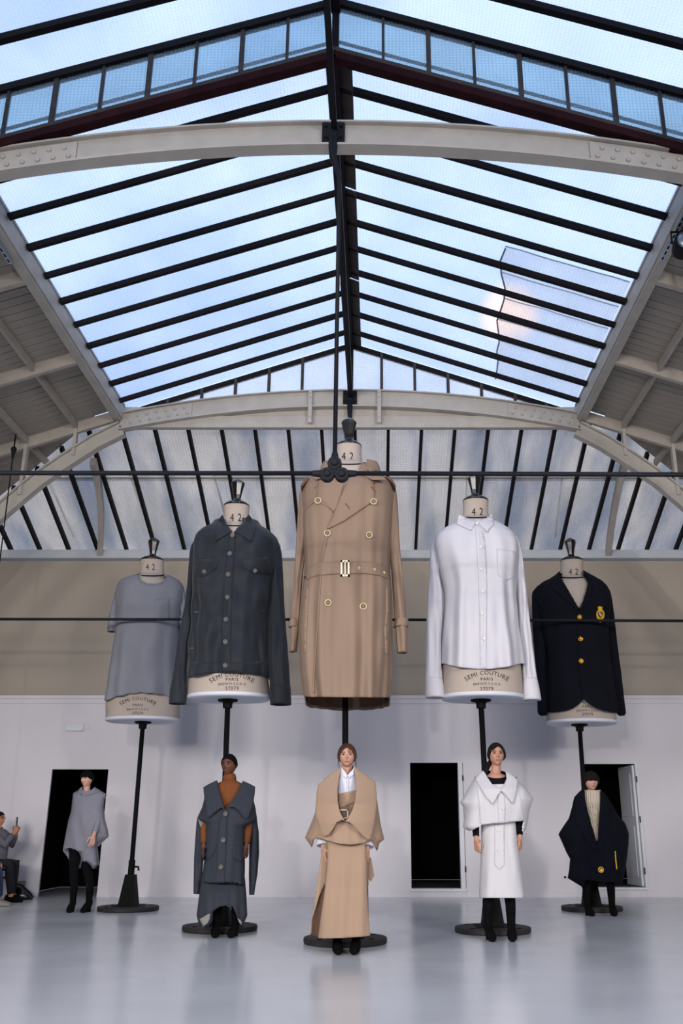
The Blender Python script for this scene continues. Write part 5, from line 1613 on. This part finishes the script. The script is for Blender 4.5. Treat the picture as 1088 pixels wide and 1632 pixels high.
# lower cape body
cp = puff(PL(k, [(190, 480), (270, 430), (312, 440), (316, 560), (345, 690), (400, 690), (434, 560), (440, 440), (490, 430), (560, 470), (580, 590), (600, 720), (622, 808), (590, 830), (575, 888), (556, 850), (540, 815), (480, 838), (400, 846), (320, 838), (240, 815), (170, 798), (158, 812), (150, 860), (105, 795), (150, 690), (175, 620)]), Y + .01, .235, .22, 3.5,
          fold=lambda u, v, tt, s_: -.012 * math.sin(u * .30 + v * .12) * max(0, s_ - .4) * 1.6)
obj('cape_body', cp, M_KHAKI, t, True)
cy = lambda u, v: Y - .27 - .05 * (v - 1250) / 80 + .10 * (abs(u - 552) / 48) ** 2 + .006 * math.sin(u * .35)
cloth('cape_fold', [(300, 700), (345, 690), (400, 700), (480, 740), (540, 760), (560, 790), (480, 832), (400, 842), (320, 834), (250, 815), (175, 792), (200, 770), (250, 770)], k, cy, M_KHAKI, t, .008, 3)
# great collar flaps
cyl_ = lambda u, v: Y - .10 - .06 * min(1, max(0, (v - 1270) / 40)) - .22 * min(1, max(0, (v - 1222) / 60)) - .04 * math.sin(max(0, min(1, (v - 1222) / 110)) * pi) + .12 * (abs(u - 552) / 48) ** 2
cloth('collar_flap', [(347, 328), (330, 340), (255, 392), (190, 450), (181, 500), (176, 570), (170, 635), (195, 720), (222, 785), (238, 788), (262, 775), (290, 735), (312, 695), (345, 680), (368, 688), (352, 668), (330, 620), (318, 560), (316, 480), (326, 410), (340, 352)], k, cyl_, M_KHAKI, t, .012, 3)
cloth('collar_flap', [(420, 325), (440, 342), (500, 388), (562, 432), (571, 500), (572, 590), (560, 680), (545, 760), (528, 806), (514, 808), (480, 782), (430, 728), (395, 695), (366, 690), (386, 668), (412, 620), (430, 560), (438, 480), (434, 410), (424, 352)], k, cyl_, M_KHAKI, t, .012, 3)
obj('collar_stand', cut(ring_loft(rr(k, [(318, 338, 430, .085, .13), (345, 322, 440, .11, .16), (400, 262, 500, .13, .20), (470, 200, 560, .14, .24)]), Y + .04, 12, 60, 2.1, None, top=lambda th, ex, ey: .03 * ey - .03), PL(k, [(346, 250), (346, 345), (320, 440), (318, 520), (440, 520), (436, 440), (422, 345), (422, 250)]), Y + .04), M_KHAKI, t, True, solid=.006)
for a_, x0, x1, y0, y1 in ((arms[0], 190, 250, 800, 852), (arms[1], 496, 566, 812, 862)):
    arm_sleeve(t, a_, M_COTTON, (.07, .058, .052, .048), 0.99, 'shirt_sleeve', cuff=M_COTTON)

# ---------------------------------------------------------------- B. dark blue coat (second from left)
Y = 10.42; k = S(4.533, 280, 1150)
sk = M_SKIN['skin_deep']
t, tf, arms, hc, s, zs = model('person with close-cropped black hair in a dark blue-grey sleeveless coat over a rust turtleneck', Y, (365, 1202, 1236.5), 363,
                               [(325, 1345, Y - .05), (393, 1345, Y - .05)], sk, M_LIPSD, -0.32, 0.05, [(342, 1496), (366, 1496)], [(344, 1440), (364, 1440)], neck_r=.05)
face_bits(t, tf, sk, M_LIPSD, s, M_HBLACK)
hair_cap(t, tf, M_HBLACK, lambda a: (0.60 - 0.25 * (abs(a) / 1.0) ** 2) if abs(a) < 1.0 else (0.35 - .55 * min(1, (abs(a) - 1.0) / .5) if abs(a) < 1.5 else -0.2 - .2 * min(1, abs(a) - 1.5)), 0.009, noise_a=.0015)
tn = ring_loft(rr(k, [(378, 352, 432, .07, .07), (400, 344, 432, .075, .075), (428, 340, 440, .078, .08), (438, 320, 462, .09, .10), (455, 290, 490, .11, .12), (520, 250, 520, .13, .14), (700, 250, 520, .13, .14)]), Y + .02, 40, 60, 2.1)
to = obj('turtleneck', tn, M_RUSTK, t, True, solid=.004)
obj('neck_fold', ring_loft(rr(k, [(392, 343, 434, .082, .08), (408, 340, 437, .088, .085), (426, 342, 438, .084, .082)]), Y + .02, 10, 50, 2.1), M_RUSTK, to, True, solid=.006)
for a_ in arms: arm_sleeve(t, a_, M_RUSTK, (.066, .052, .045, .036), 0.97, 'knit_sleeve')
# coat back and hanging sleeves
for nm, pts in (('hanging_sleeve', [(205, 620), (165, 680), (150, 720), (140, 850), (131, 1000), (127, 1245), (172, 1248), (190, 1130), (200, 1000), (208, 850), (215, 740)]),
                ('hanging_sleeve', [(560, 600), (585, 700), (600, 800), (602, 950), (590, 1100), (566, 1252), (530, 1252), (528, 1100), (530, 900), (540, 720)])):
    sgn = 1 if pts[0][0] < 300 else -1
    obj(nm, puff(PL(k, pts), Y + .06, .06, .09, 3.5, fold=lambda u, v, tt, s_: .01 * math.sin(u * .6)), M_DENW, t, True)
cloth('lining', [(160, 700), (205, 735), (208, 800), (190, 780), (170, 740)], k, lambda u, v: Y - .03, M_OFFWH, t, .01, 3)
# skirt
SKP = [(185, 1130), (500, 1130), (510, 1250), (517, 1400), (500, 1440), (488, 1466), (470, 1468), (448, 1430), (432, 1380), (405, 1330), (385, 1345), (360, 1328), (330, 1335), (300, 1345), (262, 1375), (258, 1440), (232, 1480), (192, 1503), (165, 1460), (150, 1400), (165, 1280)]
obj('skirt', puff(PL(k, SKP), Y, .19, .17, 3.5, fold=lambda u, v, tt, s_: -.022 * math.sin(u * .42 + 1) * s_), M_DENW, t, True)
cloth('skirt_lining', [(172, 1428), (232, 1392), (250, 1388), (244, 1430), (226, 1462), (198, 1478)], k, lambda u, v: Y - .20, M_OFFWH, t, .01, 3)
cloth('skirt_lining', [(446, 1420), (468, 1435), (478, 1460), (468, 1464), (454, 1444)], k, lambda u, v: Y - .20, M_OFFWH, t, .01, 3)
# coat body
CB = [(300, 432), (250, 455), (205, 480), (205, 560), (190, 620), (160, 685), (152, 706), (180, 716), (214, 742), (212, 850), (205, 1000), (195, 1080), (180, 1158), (240, 1168), (340, 1166), (430, 1172), (496, 1180), (500, 1060), (498, 900), (500, 760), (545, 740), (588, 706), (575, 620), (560, 560), (570, 475), (520, 450), (482, 432), (440, 520), (385, 620), (345, 630), (325, 540)]
cfold = lambda u, v, tt, s_: -.010 * math.sin(u * .32 + v * .03) * s_ - .03 * min(1, s_ * 2)
cbm = puff(PL(k, CB), Y, .215, .19, 3.2, fold=cfold)
cb_o = obj('coat_body', cbm, M_DENW, t, True); cbv = bvh_of(cbm)
cloth('coat_front', [(345, 630), (372, 632), (365, 850), (350, 1168), (290, 1168), (296, 1000), (300, 850), (320, 700)], k, on(cbv, .010, Y - .2), M_DENW, cb_o, .008, 3)
fy = lambda u, v: Y - .09 - .17 * min(1, max(0, (v - 1243) / 45)) - .02 + .08 * (abs(u - 362) / 42) ** 2
cloth('collar_flap', [(300, 428), (295, 424), (240, 450), (199, 474), (203, 520), (212, 580), (222, 650), (231, 700), (262, 672), (300, 640), (330, 620), (352, 632), (340, 600), (322, 540), (305, 470)], k, fy, M_DENW, t, .012, 3)
cloth('collar_flap', [(484, 428), (520, 442), (573, 470), (570, 520), (556, 600), (532, 680), (508, 704), (492, 690), (462, 648), (430, 622), (395, 615), (368, 628), (395, 590), (440, 520), (465, 470)], k, fy, M_DENW, t, .012, 3)
for p_ in ([(206, 905), (290, 895), (282, 935), (258, 975), (232, 998), (200, 1006)], [(412, 898), (496, 905), (498, 1018), (470, 1014), (428, 995), (412, 960)]):
    cloth('pocket_flap', p_, k, on(cbv, .014, Y - .2), M_DENW, cb_o, .012, 3)
for x, y in ((360, 665), (343, 855), (327, 1050)):
    u, v = k(x, y); button('button', u, v, cbv, .026, Y - .22, M_GREYBTN, cb_o, off=.024, th=.01)

# ---------------------------------------------------------------- C. white look (second from right)
Y = 10.14; k = S(4.41, 710, 1150)
sk = M_SKIN['skin_warm']
t, tf, arms, hc, s, zs = model('dark-haired person with a low ponytail in a white cape and white knee-length dress', Y, (790.5, 1185, 1221), 790,
                               [(758.5, 1334, Y - .03), (828, 1332, Y - .03)], sk, M_LIPS, 0.06, -0.02, [(786, 1502), (817, 1502)], [(781, 1440), (810, 1440)], neck_r=.050, sh_w=.165)
face_bits(t, tf, sk, M_LIPS, s, M_BRUN)
hair_cap(t, tf, M_BRUN, lambda a: (0.70 - 0.30 * min(1, abs(a - .15) / 0.7) ** 1.5) if abs(a) < .8 else (0.40 - 0.85 * min(1, (abs(a) - .8) / .55) if abs(a) < 1.35 else -0.45 - .15 * min(1, abs(a) - 1.35)), 0.013)
pt_ = MB().tube([tf(Vector((-.02, .085, -.04))), tf(Vector((-.060, .075, -.085))), tf(Vector((-.082, .05, -.13))), tf(Vector((-.10, .03, -.185))), tf(Vector((-.125, .02, -.215)))], [.03, .028, .024, .015, .003], 12)
obj('ponytail', pt_, M_BRUN, t, True)
obj('earring', MB().tube([tf(Vector((-.078, .0, -.030))), tf(Vector((-.078, .0, -.036)))], .004, 8), M_IVORY, t, True)
tp = ring_loft(rr(k, [(358, 285, 420, .085, .10), (372, 262, 445, .10, .12), (400, 240, 470, .12, .13), (460, 230, 480, .13, .14), (700, 240, 480, .13, .14)]), Y + .02, 30, 60, 2.1, top=lambda th, ex, ey: -.06 * max(0, -ey) + .03 * max(0, ey))
obj('knit_top', tp, M_BLACKK, t, True, solid=.004)
for a_ in arms: arm_sleeve(t, a_, M_BLACKK, (.062, .046, .040, .033), 0.97, 'knit_sleeve')
dr = ring_loft(rr(k, [(640, 252, 482, .15, .15), (720, 250, 490, .16, .16), (850, 250, 505, .175, .17), (950, 246, 520, .185, .18), (1100, 240, 538, .20, .19), (1242, 235, 555, .215, .20)]), Y + .01, 60, 100, 2.3, folds(.008, [(5, .5, .6, 1), (8, 1, .4, 0)], 1, .1, 61, .02, 3), hem=lambda u, fr: 1431)
do = obj('dress', dr, M_WHITEC, t, True, solid=.006); dv = bvh_of(dr)
pk_ = cloth('front_tab', [(343, 715), (412, 715), (414, 1010), (378, 1040), (343, 1008)], k, on(dv, .008, Y - .2), M_WHITEC, do, .007, 3)
for x, y in ((372, 765), (374, 905)):
    u, v = k(x, y); button('button', u, v, dv, .012, Y - .2, M_PEARL, pk_, off=.018, th=.006)
CBW = [(262, 350), (225, 375), (196, 405), (150, 480), (101, 568), (135, 622), (128, 680), (118, 742), (160, 768), (185, 765), (215, 748), (238, 738), (250, 725), (330, 715), (410, 712), (480, 702), (548, 698), (540, 740), (542, 770), (560, 765), (576, 700), (588, 620), (618, 543), (560, 460), (505, 408), (425, 352), (430, 400), (400, 470), (340, 460), (300, 410)]
cwm = puff(PL(k, CBW), Y, .235, .20, 3.2, fold=lambda u, v, tt, s_: -.012 * math.sin(u * .25 + v * .05) * abs(tt) - .02)
cw = obj('cape', cwm, M_WHITEC, t, True); cwv = bvh_of(cwm)
for p_ in ([(216, 450), (221, 450), (241, 600), (248, 716), (242, 716), (235, 600)], [(507, 450), (512, 450), (530, 560), (546, 690), (540, 690), (524, 560)]):
    cloth('armhole_seam', p_, k, on(cwv, .010, Y - .2), M_WHITEC, cw, .010, 2)
cloth('cape_front', [(383, 480), (412, 520), (420, 600), (416, 712), (372, 714), (366, 600), (366, 530)], k, on(cwv, .008, Y - .24), M_WHITEC, cw, .006, 3)
u, v = k(404, 610); button('button', u, v, cwv, .013, Y - .25, M_IVORY, cw, off=.018, th=.007)
fy = lambda u, v: Y - .10 - .17 * min(1, max(0, (v - 1228) / 30)) - .02 + .09 * (abs(u - 793) / 38) ** 2
cloth('collar_flap', [(262, 344), (225, 380), (210, 402), (240, 460), (285, 530), (331, 582), (350, 548), (372, 510), (398, 478), (350, 450), (325, 438), (295, 395), (275, 360)], k, fy, M_WHITEC, t, .010, 2.5)
cloth('collar_flap', [(422, 352), (460, 372), (504, 405), (503, 460), (492, 520), (475, 578), (440, 540), (410, 505), (384, 482), (412, 448), (428, 400)], k, fy, M_WHITEC, t, .010, 2.5)
cloth('lining', [(320, 442), (425, 438), (410, 470), (385, 480), (350, 462)], k, lambda u, v: Y - .17, M_WHITEC, t, .006, 2.5)

# ---------------------------------------------------------------- D. grey poncho (far left)
Y = 13.28; k = S(4.73, 40, 1190)
sk = M_SKIN['skin_pale']
t, tf, arms, hc, s, zs = model('person with a black bowl cut in a draped grey wool poncho before the left doorway', Y, (138.5, 1229, 1254), 136,
                               [None, (149.5, 1331, Y - .26)], sk, M_LIPS, -0.42, 0.05, [(109, 1455.5), (130, 1455.5)], [(116, 1400), (137, 1400)], sh_w=.16, neck_r=.047)
face_bits(t, tf, sk, M_LIPS, s, M_HBLACK, brow_w=.8)
hair_cap(t, tf, M_HBLACK, lambda a: 0.22 if abs(a) < .9 else (0.22 - .25 * min(1, (abs(a) - .9) / .5) if abs(a) < 1.4 else -0.03 - .35 * min(1, abs(a) - 1.4)), 0.018, fringe=True, noise_a=.002)
PO = [(428, 312), (395, 335), (362, 350), (352, 440), (346, 490), (325, 560), (313, 620), (298, 700), (284, 784), (300, 770), (335, 764), (372, 772), (402, 792), (420, 830), (426, 868), (450, 866), (472, 876), (492, 894), (508, 918), (516, 920), (552, 888), (550, 830), (545, 755), (585, 715), (632, 676), (618, 610), (602, 545), (590, 460), (598, 400), (618, 360), (570, 332), (520, 305), (505, 322), (470, 335), (440, 332)]
pm_ = puff(PL(k, PO), Y, .20, .19, 2.5, fold=lambda u, v, tt, s_: -.016 * math.sin(u * .22 - v * .07) * s_ - .03 * noise.noise(Vector((u * .07, v * .025, 2))))
po = obj('poncho', pm_, M_GREYW, t, True); pv_ = bvh_of(pm_)
cloth('poncho_back', [(284, 784), (300, 772), (345, 770), (335, 862), (318, 830)], k, lambda u, v: Y + .12, M_GREYW, t, .01, 2.5)
cloth('poncho_back', [(395, 790), (425, 860), (418, 915), (395, 922), (402, 860)], k, lambda u, v: Y + .12, M_GREYW, t, .01, 2.5)
cloth('cowl_fold', [(430, 300), (418, 360), (395, 345), (362, 352), (395, 330)], k, lambda u, v: hitY(pv_, u, v, Y - .1) - .02, M_GREYW, t, .015, 2.5)
cloth('cowl_fold', [(418, 362), (430, 372), (480, 365), (540, 345), (575, 335), (520, 305), (540, 335), (480, 350), (432, 352)], k, lambda u, v: hitY(pv_, u, v, Y - .1) - .015, M_GREYW, t, .015, 2.5)
cloth('sleeve_fold', [(548, 640), (580, 650), (632, 674), (590, 715), (548, 756), (540, 700)], k, lambda u, v: hitY(pv_, u, v, Y - .1) - .012, M_GREYW, t, .01, 2.5)
sh, el, wv = arms[1]
obj('knit_sleeve', MB().tube([sh, el, el + (wv - el) * .85], [.055, .045, .036], 16), M_GREYW, t, True)

# ---------------------------------------------------------------- E. navy cape (far right)
Y = 12.86; k = S(4.99, 870, 1190)
sk = M_SKIN['skin_pale']
t, tf, arms, hc, s, zs = model('person with a dark mushroom haircut in a long navy cape over a cream cable sweater', Y, (941.5, 1231, 1260.5), 941,
                               [None, None], sk, M_LIPS, 0.12, 0.0, [(945, 1461), (980, 1461)], [(940, 1410), (970, 1410)], sh_w=.16, neck_r=.047)
face_bits(t, tf, sk, M_LIPS, s, M_BRUN, eyes=True)
hair_cap(t, tf, M_BRUN, lambda a: 0.10 if abs(a) < .9 else (0.10 - .22 * min(1, (abs(a) - .9) / .4) if abs(a) < 1.3 else -0.12 - .55 * min(1, abs(a) - 1.3)), 0.024, fringe=True, noise_a=.002)
sw = ring_loft(rr(k, [(350, 300, 424, .10, .11), (362, 298, 430, .11, .12), (420, 296, 440, .14, .13), (550, 290, 450, .16, .14), (780, 300, 450, .16, .14)]), Y, 40, 96, 2.2, lambda th, s_, ex, ey: .006 * (1 if (int(th / (2 * pi) * 48) % 2) else -1) * (1 if s_ < .4 else .4))
so_ = obj('sweater', sw, M_CREAMK, t, True, solid=.005); swv = bvh_of(sw)
obj('roll_neck', ring_loft(rr(k, [(343, 297, 428, .10, .12), (352, 294, 432, .115, .125), (364, 300, 428, .11, .12)]), Y, 8, 60, 2.2, None, top=lambda th, ex, ey: -.012 * max(0, -ey)), M_CREAMK, so_, True, solid=.008)
for x0, x1 in ((345, 385), (392, 402), (365, 400)):
    for ph in (0, pi):
        pts = []
        for i in range(26):
            f_ = i / 25; y = 450 + f_ * 290; x = x0 + (x1 - x0) * f_ + 9 * sin(f_ * 15 + ph)
            u, v = k(x, y); pts.append(at(u, v, hitY(swv, u, v, Y - .15) - .004 - .004 * cos(f_ * 15 + ph)))
        obj('cable', MB().tube(pts, .011, 8), M_CREAMK, so_, True)
CN = [(298, 328), (260, 360), (222, 402), (205, 480), (180, 570), (135, 635), (97, 696), (130, 770), (160, 840), (190, 893), (182, 980), (170, 1045), (235, 1085), (303, 1126), (312, 1062), (400, 1068), (480, 1080), (560, 1078), (580, 1100), (602, 1100), (625, 1000), (640, 900), (655, 780), (658, 690), (630, 612), (580, 555), (545, 500), (510, 440), (470, 375), (430, 342), (432, 440), (425, 600), (415, 748), (398, 750), (360, 620), (330, 510), (305, 400)]
nm_ = puff(PL(k, CN), Y, .24, .22, 3.0, fold=lambda u, v, tt, s_: -.015 * math.sin(u * .3 + v * .05) * s_ - .03)
nc = obj('cape', nm_, M_NAVYW, t, True); nv_ = bvh_of(nm_)
cloth('lapel', [(300, 330), (262, 365), (230, 440), (215, 560), (300, 720), (392, 840), (402, 750), (360, 620), (330, 510), (306, 400)], k, on(nv_, .012, Y - .2), M_NAVYW, nc, .010, 3)
cloth('lapel', [(430, 344), (468, 380), (505, 450), (520, 600), (480, 760), (420, 850), (414, 750), (425, 600), (432, 440)], k, on(nv_, .012, Y - .2), M_NAVYW, nc, .010, 3)
u, v = k(434, 978); button('gold_button', u, v, nv_, .040, Y - .25, M_GOLD, nc, off=.01, th=.02)
cloth('gold_trim', [(546, 830), (553, 830), (558, 900), (566, 972), (558, 975), (550, 900)], k, on(nv_, .008, Y - .2), M_YELLOW, nc, .006, 2)

# ================================================================ seated audience at the left edge
Y = 15.1; k = S(8.157, 0, 1260)
sk = M_SKIN['skin_mid']


def seated(lab, Y, hd, sh, elb, wri, hip, knee, ank, toe, skin, top, trou, hair, shoe, dY=0.14, yaw=pi / 2 - .25):
    """hd (u, vtop, vchin), joints (u, v); faces right"""
    hip_w = at(hip[0], hip[1], Y)
    t = thing('person', lab, 'person', (hip_w.x, Y, 0))
    zt, zc = at(hd[0], hd[1], Y).z, at(hd[0], hd[2], Y).z; s = (zt - zc) / .232
    hc = at(hd[0], (hd[1] + hd[2]) / 2, Y); tf = frame(hc, yaw, -.12, 0, s)
    mb = head_mesh(tf); shw = at(sh[0], sh[1], Y)
    mb.tube([hc + Vector((-.02, 0, -.05)), hc + Vector((-.035, 0, -.11)), shw + Vector((0, 0, .04))], [.055, .055, .085], 18)
    mb.tube([shw + Vector((0, 0, .05)), shw + Vector((0, 0, -.03)), (shw + hip_w) / 2, hip_w + Vector((0, 0, .05)), hip_w + Vector((0, 0, -.08))], [.10, .16, .155, .16, .14], 22, flat=1.0)
    A = []; Lg = []
    for sg in (-1, 1):
        dy = sg * .17
        s0 = shw + Vector((0, dy, -.02)); e = at(elb[0], elb[1], Y); e = Vector((e.x, Y + dy * .9, e.z)); w_ = at(wri[0], wri[1], Y); w_ = Vector((w_.x, Y + dy * .25, w_.z))
        capsule(mb, s0, e, .052, .042); capsule(mb, e, w_, .040, .028); A.append((s0, e, w_))
        dn = (w_ - e).normalized(); dn = (dn + Vector((.1, 0, .5))).normalized()
        hand(mb, w_, dn, Vector((-.5, -sg * .0, .3)), Vector((.4, -sg, 0)), 1.0, .5)
        h = hip_w + Vector((0, sg * .10, -.02)); kk = at(knee[0], knee[1], Y); kk = Vector((kk.x, Y + sg * dY, kk.z)); a = at(ank[0], ank[1], Y); a = Vector((a.x - (.10 if sg > 0 else 0), Y + sg * dY, .09))
        capsule(mb, h, kk, .085, .058); capsule(mb, kk, a, .056, .038); Lg.append((h, kk, a))
    remesh('body', mb, skin, t, .006)
    face_bits(t, tf, skin, M_LIPS, s, M_BRUN)
    hair_cap(t, tf, hair, lambda a: (0.55 - .2 * abs(a)) if abs(a) < 1.0 else max(-.4, .35 - (abs(a) - 1) * 1.2), .011, noise_a=.002)
    obj('jacket', MB().tube([shw + Vector((0, 0, .07)), shw + Vector((0, 0, .0)), (shw + hip_w) / 2, hip_w + Vector((0, 0, .04)), hip_w + Vector((0, 0, -.06))], [.09, .185, .185, .19, .18], 24), top, t, True)
    for s0, e, w_ in A: obj('sleeve', MB().tube([s0, s0 + (e - s0) * .5, e, e + (w_ - e) * .5, e + (w_ - e) * .85], [.075, .065, .058, .05, .045], 16), top, t, True)
    for h, kk, a in Lg:
        obj('trouser_leg', MB().tube([h, h + (kk - h) * .5, kk, kk + (a - kk) * .4, a + Vector((0, 0, .03))], [.10, .09, .072, .066, .055], 18), trou, t, True)
        b = MB(); g = []
        for (x, zc_, ry, rz) in ((-.09, .05, .02, .03), (-.07, .05, .036, .045), (.0, .05, .042, .05), (.08, .035, .045, .035), (.15, .025, .040, .022), (.19, .018, .02, .014)):
            g.append([a + Vector((x, ry * cos(2 * pi * j / 16), -.09 + max(0.0, zc_ + rz * sin(2 * pi * j / 16)))) for j in range(16)])
        b.grid(g, closed=True); b.f.append(tuple(range(16))); b.f.append(tuple(range(len(b.v) - 16, len(b.v))))
        obj('shoe', b, shoe, t, True)
    return t, tf, A, s


M_JKT = mat('grey_tweed', lin(92, 92, 102), 0.95, var=0.12, scale=30)
M_TROU = mat('dark_trousers', lin(22, 20, 26), 0.9, var=0.1)
M_JEAN = mat('blue_jeans', lin(42, 56, 86), 0.9, var=0.12)
t, tf, A, s = seated('seated person at the left edge in glasses and a grey jacket, holding up a phone', Y, k(-12, 285)[:1] + (1294, 1318), k(-20, 560), k(110, 700), k(195, 555), k(-90, 960), k(160, 950), k(190, 1330), (0, 0), sk, M_JKT, M_TROU, M_BRUN, M_SUEDE)
gl = MB()
for sg in (-1, 1):
    gl.tube([tf(Vector((sg * .030 + .020 * cos(2 * pi * i / 16), -.094, .008 + .016 * sin(2 * pi * i / 16)))) for i in range(17)], .0018, 6)
    gl.tube([tf(Vector((sg * .050, -.092, .012))), tf(Vector((sg * .076, -.02, .010))), tf(Vector((sg * .078, .02, .006)))], .0016, 6)
gl.tube([tf(Vector((-.010, -.096, .010))), tf(Vector((.010, -.096, .010)))], .0018, 6)
obj('glasses', gl, M_GLOSSB, t, True)
ph = thing('phone', 'grey phone held upright by the seated person in glasses', 'phone', at(27, 1312, Y))
pc = at(26.8, 1310, Y - .0)
obj('case', MB().box(pc.x - .006, pc.x + .006, Y - .05, Y + .03, pc.z - .075, pc.z + .075), MATS['galvanised'], ph, bevel=.003)
obj('screen', MB().box(pc.x - .0075, pc.x - .006, Y - .046, Y + .026, pc.z - .068, pc.z + .068), M_GLOSSB, ph)
t, tf, A, s = seated('seated person in blue jeans and pale shoes, mostly cut off at the left edge', Y - .75, (-62, 1288, 1314), k(-520, 560), k(-420, 760), k(-300, 830), k(-560, 980), k(-70, 985), k(30, 1330), (0, 0), sk, M_JKT, M_JEAN, M_BRUN, M_OFFWH)
# bench under them
b0 = at(-40, 1400, Y - .3)
bn = thing('bench', 'low dark bench under the seated people at the left edge', 'bench', (b0.x, Y - .3, 0))
zb = at(-12, 1380, Y).z - .16
obj('seat', MB().box(b0.x - 1.2, at(8, 1380, Y).x - .05, Y - 1.0, Y + .3, zb - .04, zb), M_GLOSSB, bn, bevel=.005)
for dx in (-1.1, at(8, 1380, Y).x - b0.x - .12):
    for yy in (Y - .9, Y + .2): obj('leg', MB().box(b0.x + dx, b0.x + dx + .04, yy - .02, yy + .02, 0, zb - .04), M_GLOSSB, bn)
# dark bag on the floor
bc = at(24, 1425, Y + .15) + Vector((0, .3, 0)); bc.z = 0
bg_ = thing('bag', 'slouched black leather bag on the floor beside the seated person at left', 'bag', bc)
bb_ = MB(); g = []
for z, rx, ry in ((0.0, .17, .10), (.03, .19, .12), (.10, .17, .11), (.17, .11, .08), (.22, .05, .04), (.235, .01, .01)):
    g.append([bc + Vector((rx * cos(2 * pi * j / 24) - z * .35, ry * sin(2 * pi * j / 24), z + .012 * noise.noise(Vector((j * .6, z * 20, 0))))) for j in range(24)])
bb_.grid(g, closed=True); bb_.f.append(tuple(range(24)))
obj('pouch', bb_, M_GLOSSB, bg_, True)
obj('strap', MB().tube([bc + Vector((-.14, 0, .10)), bc + Vector((-.10, -.03, .24)), bc + Vector((.02, -.02, .20)), bc + Vector((.08, 0, .08))], .008, 8), M_SUEDE, bg_, True)
obj('buckle', MB().lathe(bc + Vector((-.07, -.115, .09)), [(.018, 0), (.018, .006), (.010, .008)], 12, 'y'), M_GOLD, bg_)
pb = at(18, 1411, Y + .3)
pb = pb + Vector((0, .12, 0)); sb_ = thing('card_box', 'small white card box standing behind the black bag', 'box', (pb.x, Y + .3, 0))
obj('box_body', MB().box(pb.x - .05, pb.x + .05, Y + .68, Y + .76, 0, pb.z + .035), M_OFFWH, sb_, bevel=.002)
obj('lid', MB().box(pb.x - .053, pb.x + .053, Y + .677, Y + .763, pb.z + .0, pb.z + .04), M_OFFWH, sb_, bevel=.002)
